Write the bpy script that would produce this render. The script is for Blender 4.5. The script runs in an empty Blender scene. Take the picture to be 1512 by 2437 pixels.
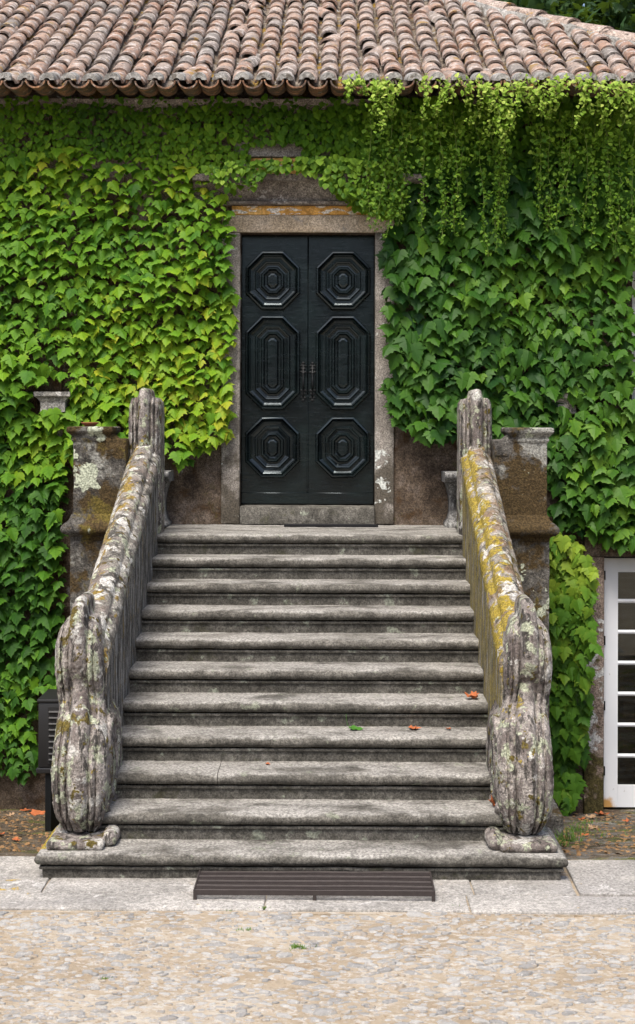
import bpy, bmesh, math, random
import numpy as np
from mathutils import Vector, Matrix, noise

random.seed(7); rng = np.random.default_rng(7)
SC = bpy.context.scene
COL = SC.collection
rad = math.radians

# ------------------------------------------------------------------ camera
F = 3480.0; CX = 788.0; HY = 1010.0          # focal length, vanishing point and horizon in a 1512 x 2437 frame
CAM = Vector((0.172, -12.0, 2.65))
cd = bpy.data.cameras.new('camera'); cam = bpy.data.objects.new('camera', cd); COL.objects.link(cam)
cd.sensor_fit = 'VERTICAL'; cd.sensor_height = 36.0; cd.lens = 36.0 * F / 2437.0
cd.shift_y = -(1218.5 - HY) / 2437.0
cd.clip_end = 2000.0; cd.clip_start = 0.1
cam.location = CAM
cam.rotation_mode = 'QUATERNION'
cam.rotation_quaternion = (Matrix.Rotation(rad(0.53), 3, 'Z') @ Matrix.Rotation(rad(90), 3, 'X') @ Matrix.Rotation(rad(0.15), 3, 'Z')).to_quaternion()
cd.dof.use_dof = True; cd.dof.focus_distance = 11.6; cd.dof.aperture_fstop = 7.0
SC.camera = cam

# ------------------------------------------------------------------ world, sun, exposure
SUN_EL, SUN_AZ = 61.0, 200.0                    # hazy light from high above, in front of the house
w = bpy.data.worlds.new('World'); SC.world = w; w.use_nodes = True
wn = w.node_tree; bg = wn.nodes['Background']
sky = wn.nodes.new('ShaderNodeTexSky'); sky.sky_type = 'NISHITA'; sky.sun_disc = False
sky.sun_elevation = rad(SUN_EL); sky.sun_rotation = rad(SUN_AZ - 0)
sky.air_density = 1.0; sky.dust_density = 5.0; sky.ozone_density = 1.0
wn.links.new(sky.outputs[0], bg.inputs[0]); bg.inputs[1].default_value = 0.08
sd = bpy.data.lights.new('sun', 'SUN'); sd.energy = 1.5; sd.angle = rad(24); sd.color = (1.0, 0.95, 0.87)
so = bpy.data.objects.new('sun', sd); COL.objects.link(so); so.location = (0, -6, 12)
_d = Vector((math.sin(rad(SUN_AZ)) * math.cos(rad(SUN_EL)), math.cos(rad(SUN_AZ)) * math.cos(rad(SUN_EL)), math.sin(rad(SUN_EL))))
so.rotation_mode = 'QUATERNION'; so.rotation_quaternion = _d.to_track_quat('Z', 'Y')
SC.view_settings.view_transform = 'Standard'; SC.view_settings.look = 'None'
SC.view_settings.gamma = 1.0; SC.view_settings.exposure = 1.52
SC.cycles.max_bounces = 6; SC.cycles.diffuse_bounces = 3; SC.cycles.glossy_bounces = 2; SC.cycles.transmission_bounces = 3; SC.cycles.transparent_max_bounces = 6

# ------------------------------------------------------------------ helpers
def P(vx, vy, D):
    """a point of the place seen in direction (vx, vy) at distance D along the axis"""
    return Vector((CAM.x + (vx - CX) / F * D, CAM.y + D, CAM.z + (HY - vy) / F * D))
def px(X, Y, Z):
    D = Y - CAM.y
    return CX + (X - CAM.x) / D * F, HY - (Z - CAM.z) / D * F
def tag(o, label=None, cat=None, group=None, kind=None):
    if label: o['label'] = label
    if cat: o['category'] = cat
    if group: o['group'] = group
    if kind: o['kind'] = kind
    return o
def thing(name, loc, label, cat, group=None):
    o = bpy.data.objects.new(name, None); COL.objects.link(o); o.location = loc; o.empty_display_size = 0.1
    return tag(o, label, cat, group)
def put(o, parent):
    if parent is not None:
        o.parent = parent
        if parent.type == 'EMPTY': o.location = Vector(o.location) - Vector(parent.location)
def link(name, me, mat=None, parent=None, loc=(0, 0, 0)):
    o = bpy.data.objects.new(name, me); COL.objects.link(o); o.location = loc
    if mat is not None and not me.materials: me.materials.append(mat)
    put(o, parent); return o
def mesh(name, verts, faces, mat, parent=None, smooth=False, loc=(0, 0, 0)):
    me = bpy.data.meshes.new(name); me.from_pydata([tuple(v) for v in verts], [], [tuple(f) for f in faces]); me.update()
    if smooth: me.polygons.foreach_set('use_smooth', [True] * len(me.polygons))
    return link(name, me, mat, parent, loc)
def fromarr(name, V, Fq, mat, parent=None, smooth=False, attr=None):
    """V (n,3), Fq (m,k) same k"""
    me = bpy.data.meshes.new(name); n, m, k = len(V), len(Fq), Fq.shape[1]
    me.vertices.add(n); me.vertices.foreach_set('co', np.asarray(V, np.float32).ravel())
    me.loops.add(m * k); me.loops.foreach_set('vertex_index', Fq.astype(np.int32).ravel())
    me.polygons.add(m); me.polygons.foreach_set('loop_start', np.arange(0, m * k, k, dtype=np.int32))
    me.polygons.foreach_set('use_smooth', np.full(m, smooth, dtype=bool))
    me.update(calc_edges=True)
    if attr is not None:
        for nm, ar in zip(('rnd', 'edge'), attr): me.attributes.new(nm, 'FLOAT', 'POINT').data.foreach_set('value', np.asarray(ar, np.float32))
    me.validate()
    return link(name, me, mat, parent)
def nz(p, s, amp, seed=0.0):
    q = Vector((p[0] * s + seed, p[1] * s + seed * 1.7, p[2] * s - seed))
    return noise.noise(q) * amp
def rough(v, amp=0.006, s=9.0, seed=0.0):
    """weather a vertex"""
    a = noise.noise_vector(Vector((v[0] * s + seed, v[1] * s, v[2] * s))) * (amp * 0.55)
    b = noise.noise_vector(Vector((v[0] * s * 3.3, v[1] * s * 3.3 + seed, v[2] * s * 3.3))) * (amp * 0.5)
    return Vector(v) + a + b
class MB:
    def __init__(s): s.v = []; s.f = []
    def quad(s, a, b, c, d):
        n = len(s.v); s.v += [a, b, c, d]; s.f.append((n, n + 1, n + 2, n + 3))
    def box(s, x0, x1, y0, y1, z0, z1):
        n = len(s.v)
        s.v += [(x0, y0, z0), (x1, y0, z0), (x1, y1, z0), (x0, y1, z0), (x0, y0, z1), (x1, y0, z1), (x1, y1, z1), (x0, y1, z1)]
        s.f += [tuple(n + i for i in q) for q in ((0, 3, 2, 1), (4, 5, 6, 7), (0, 1, 5, 4), (1, 2, 6, 5), (2, 3, 7, 6), (3, 0, 4, 7))]
        return s
    def grid(s, rows, close=False):
        """rows: list of equal-length lists of points"""
        n = len(s.v); k = len(rows[0])
        for r in rows: s.v += r
        for i in range(len(rows) - 1):
            for j in range(k - (0 if close else 1)):
                j2 = (j + 1) % k
                s.f.append((n + i * k + j, n + i * k + j2, n + (i + 1) * k + j2, n + (i + 1) * k + j))
        return s
    def cap(s, pts):
        n = len(s.v); s.v += list(pts); s.f.append(tuple(range(n, n + len(pts)))); return s
    def tube(s, pts, r, k=6):
        rows = []
        for i, p in enumerate(pts):
            p = Vector(p); a = Vector(pts[max(i - 1, 0)]); b = Vector(pts[min(i + 1, len(pts) - 1)])
            t = (b - a).normalized(); u = t.cross(Vector((0.13, 0.31, 0.94)))
            if u.length < 1e-4: u = t.cross(Vector((1, 0, 0)))
            u.normalize(); w_ = t.cross(u); rr = r[i] if isinstance(r, (list, tuple)) else r
            rows.append([tuple(p + u * math.cos(2 * math.pi * j / k) * rr + w_ * math.sin(2 * math.pi * j / k) * rr) for j in range(k)])
        s.grid(rows, True); s.cap(rows[0]); s.cap(rows[-1][::-1]); return s
    def build(s, name, mat, parent=None, smooth=False, loc=(0, 0, 0)):
        return mesh(name, s.v, s.f, mat, parent, smooth, loc)
def block(name, x0, x1, y0, y1, z0, z1, mat, parent=None, bev=0.01, seg=2, amp=0.0, cell=0.06, seed=0.0, smooth=True):
    """a dressed stone: bevelled box, cut fine enough to be weathered"""
    bm = bmesh.new(); bmesh.ops.create_cube(bm, size=1.0)
    for v in bm.verts: v.co = Vector(((x0 + x1) / 2 + v.co.x * (x1 - x0), (y0 + y1) / 2 + v.co.y * (y1 - y0), (z0 + z1) / 2 + v.co.z * (z1 - z0)))
    if bev > 0: bmesh.ops.bevel(bm, geom=list(bm.edges), offset=bev, segments=seg, profile=0.5, affect='EDGES')
    if amp > 0:
        for ax, (a, b) in enumerate(((x0, x1), (y0, y1), (z0, z1))):
            n = min(int((b - a - 2 * bev) / cell), 90)
            for i in range(1, n + 1):
                c = [0, 0, 0]; c[ax] = a + bev + (b - a - 2 * bev) * i / (n + 1); nn = [0, 0, 0]; nn[ax] = 1
                bmesh.ops.bisect_plane(bm, geom=list(bm.verts) + list(bm.edges) + list(bm.faces), plane_co=c, plane_no=nn)
        for v in bm.verts: v.co = rough(v.co, amp, 7.0, seed)
    bmesh.ops.recalc_face_normals(bm, faces=list(bm.faces))
    me = bpy.data.meshes.new(name); bm.to_mesh(me); bm.free()
    if smooth: me.polygons.foreach_set('use_smooth', [True] * len(me.polygons)); me.set_sharp_from_angle(angle=rad(40))
    return link(name, me, mat, parent)
def extrude_x(name, prof, x0, x1, mat, parent=None, dx=0.04, amp=0.003, s=8.0, seed=0.0, caps=True, smooth=True):
    """profile of (y, z) points swept along x"""
    n = max(2, int((x1 - x0) / dx)); rows = []
    for i in range(n + 1):
        x = x0 + (x1 - x0) * i / n
        rows.append([tuple(rough((x, y, z), amp, s, seed)) for y, z in prof])
    m = MB(); m.grid(rows)
    if caps: m.cap(rows[0][::-1]); m.cap(rows[-1])
    o = m.build(name, mat, parent, smooth)
    if smooth: o.data.set_sharp_from_angle(angle=rad(50))
    return o

# ------------------------------------------------------------------ levels of the place
ZL = 1.745; RISE = 0.1668; TREAD = 0.33; WALL = 0.50; GL = -0.092; WALLY = 1.20
HS = 1.056; HO = Vector((-0.0096, 0.672, -0.1484))      # the house stands back from the stairs and is built a little larger than drawn
def step_y(k): return -0.02 - k * TREAD if k < 10 else -3.28
def step_z(k): return ZL - k * RISE
def gz(y):                                      # ground level: flat forecourt, then falling to the foot of the house
    return GL if y <= -2.78 else max(-0.85, GL - 0.1905 * (y + 2.78))
def hq(*p):
    """a place on the house as drawn -> where it stands"""
    return tuple(Vector(p[:3]) * HS + HO)

# ------------------------------------------------------------------ materials
class M:
    def __init__(s, name):
        s.m = bpy.data.materials.new(name); s.m.use_nodes = True; s.t = s.m.node_tree
        s.b = s.t.nodes['Principled BSDF']; s.o = s.t.nodes['Material Output']
        s.pos = None
    def n(s, typ, ins=None, **kw):
        nd = s.t.nodes.new('ShaderNode' + typ)
        for k, v in kw.items(): setattr(nd, k, v)
        for k, v in (ins or {}).items(): s.set(nd.inputs[k], v)
        return nd
    def set(s, sock, v):
        if isinstance(v, bpy.types.NodeSocket): s.t.links.new(v, sock)
        elif isinstance(v, (tuple, list)) and sock.type == 'RGBA' and len(v) == 3: sock.default_value = (*v, 1)
        else: sock.default_value = v
    def P(s):
        if s.pos is None: s.pos = s.n('NewGeometry')
        return s.pos.outputs['Position']
    def vec(s, scale=(1, 1, 1), off=(0, 0, 0), src=None):
        return s.n('Mapping', {'Vector': src or s.P(), 'Scale': scale, 'Location': off}).outputs[0]
    def noise(s, scale, vec=None, detail=4, rough=0.6, dist=0.0):
        return s.n('TexNoise', {'Vector': vec or s.P(), 'Scale': scale, 'Detail': detail, 'Roughness': rough, 'Distortion': dist}).outputs[0]
    def math(s, op, a, b=0.0, c=None):
        nd = s.n('Math', operation=op); s.set(nd.inputs[0], a); s.set(nd.inputs[1], b)
        if c is not None: s.set(nd.inputs[2], c)
        return nd.outputs[0]
    def step(s, v, lo, hi):
        return s.n('MapRange', {'Value': v, 'From Min': lo, 'From Max': hi}, interpolation_type='SMOOTHSTEP').outputs[0]
    def mix(s, f, a, b, mode='MIX'):
        nd = s.n('Mix', data_type='RGBA', blend_type=mode)
        s.set(nd.inputs[0], f); s.set(nd.inputs[6], a); s.set(nd.inputs[7], b); return nd.outputs[2]
    def ramp(s, v, stops):
        nd = s.n('ValToRGB', {'Fac': v}); e = nd.color_ramp.elements
        while len(e) < len(stops): e.new(0.5)
        for x, (p, c) in zip(e, stops): x.position = p; x.color = (*c, 1)
        return nd.outputs[0]
    def bump(s, h, strength=0.5, dist=0.01):
        nd = s.n('Bump', {'Height': h, 'Strength': strength, 'Distance': dist}); s.set(s.b.inputs['Normal'], nd.outputs[0]); return nd
    def fin(s, col, rough=0.85, spec=0.3):
        s.set(s.b.inputs['Base Color'], col); s.set(s.b.inputs['Roughness'], rough); s.set(s.b.inputs['Specular IOR Level'], spec); return s.m

def stone(name, ramp, big=2.5, speck=0.35, layers=(), bump=0.5, streak=0.0, grain=75.0, contrast=0.6):
    """granite: cloudy ramp, mineral speckle, then growth layers (colour, scale, low, high, {spots, up, stretch, off})"""
    m = M(name); big_n = m.noise(big, detail=7, rough=0.72)
    col = m.ramp(m.step(big_n, 0.28, 0.72), ramp)
    sp = m.noise(grain, detail=2, rough=0.8); fine = m.noise(26, detail=4, rough=0.78)
    col = m.mix(speck, col, m.mix(m.step(sp, 0.38, 0.62), (0.18, 0.175, 0.17), (1.75, 1.73, 1.70)), 'MULTIPLY')
    col = m.mix(contrast, col, m.mix(m.step(fine, 0.34, 0.66), (0.42, 0.41, 0.40), (1.5, 1.5, 1.48)), 'MULTIPLY')
    if streak > 0:
        st = m.noise(1.0, m.vec((40, 40, 1.5)), detail=4, rough=0.75)
        col = m.mix(m.math('MULTIPLY', m.step(st, 0.44, 0.54), streak), col, (0.026, 0.024, 0.022))
        st2 = m.noise(1.0, m.vec((50, 50, 2.6), (3, 7, 1)), detail=4, rough=0.75)
        col = m.mix(m.math('MULTIPLY', m.step(st2, 0.53, 0.60), streak * 0.75), col, (0.50, 0.50, 0.49))
    fo = m.math('MULTIPLY', m.math('SUBTRACT', fine, 0.5), 0.30)
    tint = m.step(m.noise(60, detail=2, rough=0.7), 0.35, 0.65)
    for i, (c, sc, lo, hi, op) in enumerate(layers):
        st = op.get('stretch', (1, 1, 1)); off = op.get('off', (i * 3.7, i * 1.9, i * 5.3))
        v = m.math('ADD', m.noise(sc, m.vec(st, off), detail=3, rough=0.62, dist=op.get('dist', 0.3)), fo)
        if 'up' in op:
            v = m.math('MULTIPLY_ADD', m.n('SeparateXYZ', {0: m.pos.outputs['Normal']}).outputs[2], op['up'], v)
        if 'side' in op:                                   # grows on the faces turned one way
            v = m.math('MULTIPLY_ADD', m.n('SeparateXYZ', {0: m.pos.outputs['Normal']}).outputs[0], op['side'], v)
        for (cx, cy, cz, r, amt) in op.get('spots', ()):
            d = m.n('VectorMath', {0: m.P(), 1: (cx, cy, cz)}, operation='DISTANCE').outputs['Value']
            v = m.math('MULTIPLY_ADD', m.math('SUBTRACT', 1.0, m.step(d, r * 0.4, r)), amt, v)
        f = m.step(v, lo, hi)
        cc = m.mix(tint, tuple(x * 0.55 for x in c), tuple(min(x * 1.35, 0.9) for x in c))
        col = m.mix(m.math('MULTIPLY', f, op.get('op', 1.0)), col, cc)
    m.bump(m.math('MULTIPLY_ADD', sp, 0.35, fine), bump * 1.3, 0.016)
    return m.fin(col, 0.9, 0.22)

WHITE_L = (0.47, 0.46, 0.43); PALE_L = (0.36, 0.385, 0.28); OCHRE = (0.22, 0.15, 0.03); MUST = (0.28, 0.21, 0.025); MOSS = (0.075, 0.055, 0.014); GRIME = (0.035, 0.033, 0.029)
def lr(c, sc, lo, hi, **op): return (c, sc, lo, hi, op)

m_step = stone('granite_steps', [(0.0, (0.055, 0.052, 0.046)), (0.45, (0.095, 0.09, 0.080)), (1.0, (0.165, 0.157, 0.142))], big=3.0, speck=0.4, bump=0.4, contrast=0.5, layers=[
    lr((0.035, 0.033, 0.028), 2.4, 0.48, 0.68, op=0.45, stretch=(0.7, 1, 2)),
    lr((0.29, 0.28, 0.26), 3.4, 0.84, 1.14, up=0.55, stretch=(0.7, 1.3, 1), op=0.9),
    lr((0.19, 0.205, 0.155), 8, 0.64, 0.70, op=0.6),
    lr(MUST, 14, 0.78, 0.88, spots=[(-1.62, -3.0, 0.0, 0.32, 0.42), (-1.56, -2.75, 0.08, 0.25, 0.35)])])
m_riser = stone('granite_risers', [(0.0, (0.05, 0.047, 0.041)), (0.5, (0.09, 0.086, 0.076)), (1.0, (0.15, 0.143, 0.13))], big=3.5, speck=0.4, bump=0.4, layers=[
    lr((0.23, 0.25, 0.20), 7, 0.62, 0.68, op=0.75), lr((0.04, 0.04, 0.02), 5, 0.58, 0.75, op=0.7)])
_lay_left = [
    lr(GRIME, 9, 0.50, 0.58, op=0.8), lr((0.20, 0.16, 0.14), 6, 0.52, 0.62, op=0.6),
    lr(OCHRE, 7, 0.54, 0.62, side=-0.10, op=0.9), lr(PALE_L, 12, 0.58, 0.62, op=0.85), lr(WHITE_L, 6.5, 0.60, 0.625, up=0.05, op=0.92),
    lr(MOSS, 9, 0.62, 0.68, up=0.02)]
m_bal_left = stone('lichened_granite', [(0.0, (0.13, 0.12, 0.11)), (0.5, (0.25, 0.235, 0.21)), (1.0, (0.42, 0.40, 0.37))], big=6, speck=0.4, bump=0.9, layers=_lay_left)
m_bal_left_face = stone('streaked_granite', [(0.0, (0.09, 0.085, 0.08)), (0.5, (0.17, 0.165, 0.155)), (1.0, (0.30, 0.29, 0.27))], big=5, speck=0.35, bump=0.8, streak=0.95, layers=[
    lr(OCHRE, 6, 0.60, 0.68, stretch=(3, 3, 0.9), op=0.7), lr(MOSS, 5, 0.62, 0.72, op=0.6)])
m_bal_right = stone('mustard_lichen_granite', [(0.0, (0.13, 0.115, 0.10)), (0.5, (0.25, 0.23, 0.20)), (1.0, (0.42, 0.39, 0.36))], big=6, speck=0.4, bump=0.9, layers=[
    lr(GRIME, 8, 0.53, 0.60, op=0.8), lr((0.19, 0.12, 0.07), 6, 0.50, 0.62, op=0.7), lr(OCHRE, 7, 0.55, 0.65, op=0.75),
    lr(MUST, 7.5, 0.53, 0.60, side=-0.16, op=0.88), lr(PALE_L, 11, 0.61, 0.65, op=0.85), lr(WHITE_L, 6.5, 0.625, 0.65, up=0.03, op=0.85), lr(MOSS, 8, 0.60, 0.70, side=0.06)])
m_bal_right_face = stone('streaked_mustard_granite', [(0.0, (0.09, 0.08, 0.07)), (0.5, (0.19, 0.17, 0.145)), (1.0, (0.33, 0.31, 0.28))], big=5, speck=0.35, bump=0.8, streak=0.8, layers=[
    lr(MUST, 4.0, 0.44, 0.58, stretch=(6, 6, 0.7), op=0.75), lr((0.13, 0.12, 0.04), 5, 0.5, 0.65, stretch=(5, 5, 0.6), op=0.6)])
m_scroll = stone('scroll_granite', [(0.0, (0.12, 0.105, 0.10)), (0.5, (0.25, 0.225, 0.21)), (1.0, (0.43, 0.40, 0.37))], big=5, speck=0.35, bump=1.0, layers=[
    lr((0.10, 0.08, 0.073), 5, 0.50, 0.60, stretch=(1.8, 1, 0.6), op=0.75), lr(GRIME, 11, 0.54, 0.60, stretch=(2.4, 1, 0.4), op=0.85),
    lr(PALE_L, 9, 0.55, 0.60, op=0.85), lr(WHITE_L, 5, 0.60, 0.64, op=0.8), lr((0.11, 0.085, 0.022), 11, 0.60, 0.66, spots=[(-1.53, -3.05, 0.78, 0.22, 0.12), (-1.54, -2.8, 1.40, 0.18, 0.15)]),
    lr(MUST, 12, 0.67, 0.72, op=0.85, spots=[(1.25, -2.9, 0.95, 0.2, 0.12)])])
m_pier = stone('pier_granite', [(0.0, (0.045, 0.042, 0.038)), (0.5, (0.085, 0.080, 0.073)), (1.0, (0.17, 0.163, 0.15))], big=5, speck=0.45, bump=0.9, contrast=0.7, layers=[
    lr((0.32, 0.32, 0.29), 6, 0.55, 0.70, spots=[(-1.86, -0.2, 2.3, 0.36, 0.14), (1.85, -0.2, 2.5, 0.22, 0.28)], op=0.75),
    lr((0.062, 0.042, 0.018), 5, 0.50, 0.62, h=0.7, spots=[(1.72, -0.2, 2.15, 0.42, 0.16), (-1.62, -0.2, 1.95, 0.30, 0.24), (1.8, -0.2, 1.82, 0.3, 0.2), (-1.6, -0.1, 2.5, 0.2, 0.25), (1.85, -0.2, 2.52, 0.16, -0.4)]),
    lr((0.11, 0.085, 0.02), 6, 0.58, 0.72, spots=[(-1.7, -0.2, 1.9, 0.3, 0.14)], h=0.5),
    lr((0.40, 0.43, 0.33), 9, 0.70, 0.74, spots=[(-1.83, -0.15, 2.2, 0.19, 0.24), (-1.78, -0.15, 2.32, 0.16, 0.14), (-1.72, -0.15, 2.58, 0.13, 0.24), (-1.92, -0.15, 2.4, 0.09, 0.2), (1.88, -0.15, 1.2, 0.2, 0.16), (1.75, -0.15, 1.45, 0.12, 0.16), (1.80, -0.15, 2.6, 0.08, 0.25)], h=0.7)])
m_wallstone = stone('old_render', [(0.0, (0.045, 0.033, 0.024)), (0.5, (0.10, 0.075, 0.055)), (1.0, (0.17, 0.14, 0.12))], big=3.2, speck=0.45, bump=0.6, layers=[
    lr((0.27, 0.22, 0.20), 2.2, 0.68, 0.78, spots=[(*hq(x, 0.5, 5.0), 0.9, 0.22) for x in (-2.6, -1.6, -0.7, 0.1)], op=0.9),
    lr((0.42, 0.24, 0.08), 2.5, 0.50, 0.58, spots=[(*hq(-0.3, 0.5, 4.86), 0.38, 0.18)], op=0.0),
    lr((0.055, 0.030, 0.012), 5, 0.52, 0.66, op=0.8), lr((0.24, 0.235, 0.22), 7, 0.66, 0.74, op=0.8), lr((0.06, 0.055, 0.02), 4, 0.6, 0.7, op=0.7)])
m_surround = stone('pink_granite', [(0.0, (0.15, 0.135, 0.12)), (0.5, (0.225, 0.205, 0.185)), (1.0, (0.31, 0.29, 0.265))], big=2.5, speck=0.5, grain=80, bump=0.3, contrast=0.35, layers=[
    lr((0.07, 0.06, 0.045), 4, 0.56, 0.70, spots=[(*hq(0.62, 0.45, 1.95), 0.5, 0.2), (*hq(-0.68, 0.45, 1.95), 0.5, 0.2)], op=0.85),
    lr((0.50, 0.52, 0.49), 9, 0.66, 0.70, spots=[(*hq(0.62, 0.4, 2.35), 0.2, 0.17), (*hq(-0.7, 0.4, 2.3), 0.12, 0.2), (*hq(0.6, 0.4, 2.15), 0.12, 0.2)])])
m_hood = stone('weathered_hood_stone', [(0.0, (0.12, 0.105, 0.095)), (0.5, (0.19, 0.17, 0.155)), (1.0, (0.28, 0.26, 0.24))], big=3, speck=0.55, bump=0.5, layers=[
    lr((0.10, 0.08, 0.075), 4, 0.5, 0.66, op=0.8), lr((0.55, 0.54, 0.53), 5, 0.62, 0.68, up=0.05, op=0.6)])
m_lintel = stone('tan_granite', [(0.0, (0.26, 0.21, 0.15)), (0.5, (0.34, 0.28, 0.21)), (1.0, (0.43, 0.37, 0.30))], big=3, speck=0.45, grain=85, bump=0.25, contrast=0.3, layers=[lr((0.2, 0.19, 0.18), 5, 0.64, 0.7, op=0.7)])
m_ochre = stone('ochre_limewash', [(0.0, (0.46, 0.24, 0.06)), (0.5, (0.55, 0.30, 0.08)), (1.0, (0.62, 0.38, 0.13))], big=4, speck=0.15, bump=0.3, layers=[
    lr((0.62, 0.60, 0.55), 5, 0.55, 0.58, stretch=(1, 1, 4), op=0.95), lr((0.2, 0.16, 0.11), 16, 0.66, 0.7, op=0.7)])
m_corbel = stone('corbel_stone', [(0.0, (0.16, 0.155, 0.14)), (0.5, (0.27, 0.265, 0.245)), (1.0, (0.42, 0.41, 0.39))], big=6, speck=0.5, bump=0.6, layers=[lr(GRIME, 6, 0.55, 0.65, op=0.8), lr(WHITE_L, 7, 0.62, 0.68)])
m_bench = stone('bench_stone', [(0.0, (0.08, 0.08, 0.082)), (0.5, (0.17, 0.17, 0.17)), (1.0, (0.32, 0.32, 0.31))], big=5, speck=0.4, bump=0.5, streak=0.5)
m_slab = stone('paving_granite', [(0.0, (0.21, 0.203, 0.192)), (0.5, (0.295, 0.285, 0.27)), (1.0, (0.385, 0.37, 0.35))], big=2.2, speck=0.3, bump=0.35, contrast=0.42, layers=[
    lr((0.26, 0.25, 0.24), 2.0, 0.55, 0.7, stretch=(0.6, 1.4, 1), op=0.7, spots=[(1.9, -3.5, 0, 0.7, 0.2)]), lr((0.48, 0.47, 0.455), 5, 0.6, 0.7, op=0.6),
    lr((0.34, 0.24, 0.06), 9, 0.70, 0.76, spots=[(-1.75, -3.45, 0, 0.28, 0.16)])])

def tile_mat():
    m = M('terracotta_tile'); oi = m.n('ObjectInfo')
    at = m.n('Attribute', attribute_name='rnd').outputs['Fac']
    r = m.n('SeparateColor', {0: oi.outputs['Color']}).outputs[0]; v = m.math('ADD', at, r)
    col = m.ramp(v, [(0.0, (0.245, 0.145, 0.10)), (0.3, (0.30, 0.195, 0.145)), (0.6, (0.325, 0.235, 0.185)), (0.85, (0.265, 0.22, 0.19)), (1.0, (0.19, 0.175, 0.16))])
    off = m.n('CombineXYZ', {0: m.math('MULTIPLY', v, 37.0)}).outputs[0]
    p = m.n('VectorMath', {0: m.P(), 1: off}, operation='ADD').outputs[0]
    col = m.mix(m.math('MULTIPLY', m.step(m.noise(7, p, 5, 0.7), 0.42, 0.60), 0.8), col, (0.185, 0.16, 0.148))
    col = m.mix(m.math('MULTIPLY', m.step(m.noise(13, m.vec((1, 1, 1), (4, 2, 1), p), 5, 0.7), 0.53, 0.60), 0.8), col, (0.46, 0.42, 0.395))
    col = m.mix(m.math('MULTIPLY', m.step(m.noise(34, m.vec((1, 1, 1), (9, 2, 1), p), 3, 0.75), 0.57, 0.62), 0.85), col, (0.055, 0.045, 0.04))
    col = m.mix(m.math('MULTIPLY', m.step(m.noise(3.2, m.vec((1, 1, 1), (1, 8, 3)), 6, 0.7), 0.60, 0.66), 0.85), col, (0.24, 0.15, 0.04))
    m.bump(m.math('ADD', m.noise(40, p, 4, 0.7), m.noise(11, p, 3)), 0.5, 0.01)
    return m.fin(col, 0.9, 0.2)
m_tile = tile_mat()
m_eave_pan = stone('eave_terracotta', [(0.0, (0.15, 0.085, 0.055)), (0.5, (0.24, 0.13, 0.08)), (1.0, (0.36, 0.19, 0.10))], big=8, speck=0.3, bump=0.5, layers=[lr((0.085, 0.07, 0.06), 9, 0.44, 0.56, op=0.9), lr((0.3, 0.28, 0.25), 14, 0.62, 0.68, op=0.6)])
m_mortar = stone('grey_mortar', [(0.0, (0.16, 0.155, 0.145)), (0.5, (0.25, 0.245, 0.235)), (1.0, (0.35, 0.34, 0.33))], big=9, speck=0.3, bump=0.5, layers=[lr((0.08, 0.065, 0.05), 12, 0.56, 0.66, op=0.8), lr((0.28, 0.17, 0.05), 5, 0.64, 0.7)])
m_pan = stone('roof_channel', [(0.0, (0.08, 0.065, 0.05)), (0.5, (0.16, 0.13, 0.105)), (1.0, (0.28, 0.25, 0.22))], big=7, speck=0.4, bump=0.8, layers=[lr((0.24, 0.15, 0.03), 4, 0.55, 0.64), lr((0.07, 0.035, 0.02), 6, 0.56, 0.64), lr((0.36, 0.36, 0.36), 9, 0.64, 0.68)])
m_hip = stone('hip_tile', [(0.0, (0.22, 0.17, 0.14)), (0.5, (0.34, 0.27, 0.235)), (1.0, (0.44, 0.38, 0.34))], big=5, speck=0.3, bump=0.7, layers=[lr((0.33, 0.20, 0.05), 3.5, 0.58, 0.66), lr((0.09, 0.07, 0.06), 12, 0.6, 0.66)])

def leaf_mat(name, stops, trans=0.3, rough=0.55, edge=0.45):
    m = M(name); oi = m.n('ObjectInfo'); at = m.n('Attribute', attribute_name='rnd').outputs['Fac']
    v = m.math('ADD', at, m.n('SeparateColor', {0: oi.outputs['Color']}).outputs[0])
    e = m.math('MULTIPLY', m.math('POWER', m.n('Attribute', attribute_name='edge').outputs['Fac'], 2.0), edge * 0.35)
    col = m.ramp(m.math('ADD', m.math('SUBTRACT', v, edge * 0.1), e), stops)
    col = m.mix(0.35, col, m.mix(m.noise(40, detail=3, rough=0.7), (0.4, 0.45, 0.35), (1.55, 1.5, 1.45)), 'MULTIPLY')
    m.fin(col, rough, 0.16)
    tr = m.n('BsdfTranslucent', {'Color': m.mix(0.5, col, (0.20, 0.32, 0.02))})
    mx = m.n('MixShader', {0: trans, 1: m.b.outputs[0], 2: tr.outputs[0]})
    m.t.links.new(mx.outputs[0], m.o.inputs[0]); return m.m
m_leaf_l = leaf_mat('bright_ivy_leaf', [(0.0, (0.022, 0.075, 0.010)), (0.25, (0.055, 0.155, 0.014)), (0.6, (0.125, 0.265, 0.016)), (0.85, (0.20, 0.32, 0.018)), (1.0, (0.32, 0.35, 0.025))], 0.30)
m_leaf_r = leaf_mat('dark_ivy_leaf', [(0.0, (0.009, 0.038, 0.010)), (0.35, (0.025, 0.080, 0.010)), (0.75, (0.055, 0.140, 0.012)), (1.0, (0.12, 0.23, 0.022))], 0.22, 0.5)
m_leaf_b = leaf_mat('young_ivy_leaf', [(0.0, (0.03, 0.095, 0.012)), (0.5, (0.085, 0.20, 0.018)), (1.0, (0.25, 0.35, 0.035))], 0.3)
m_leaf_c = leaf_mat('creeper_leaf', [(0.0, (0.03, 0.085, 0.012)), (0.4, (0.085, 0.20, 0.014)), (0.75, (0.16, 0.30, 0.02)), (1.0, (0.28, 0.42, 0.04))], 0.28)
m_leaf_s = leaf_mat('shoot_leaf', [(0.0, (0.05, 0.13, 0.014)), (0.5, (0.19, 0.33, 0.03)), (1.0, (0.48, 0.58, 0.13))], 0.35)
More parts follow.
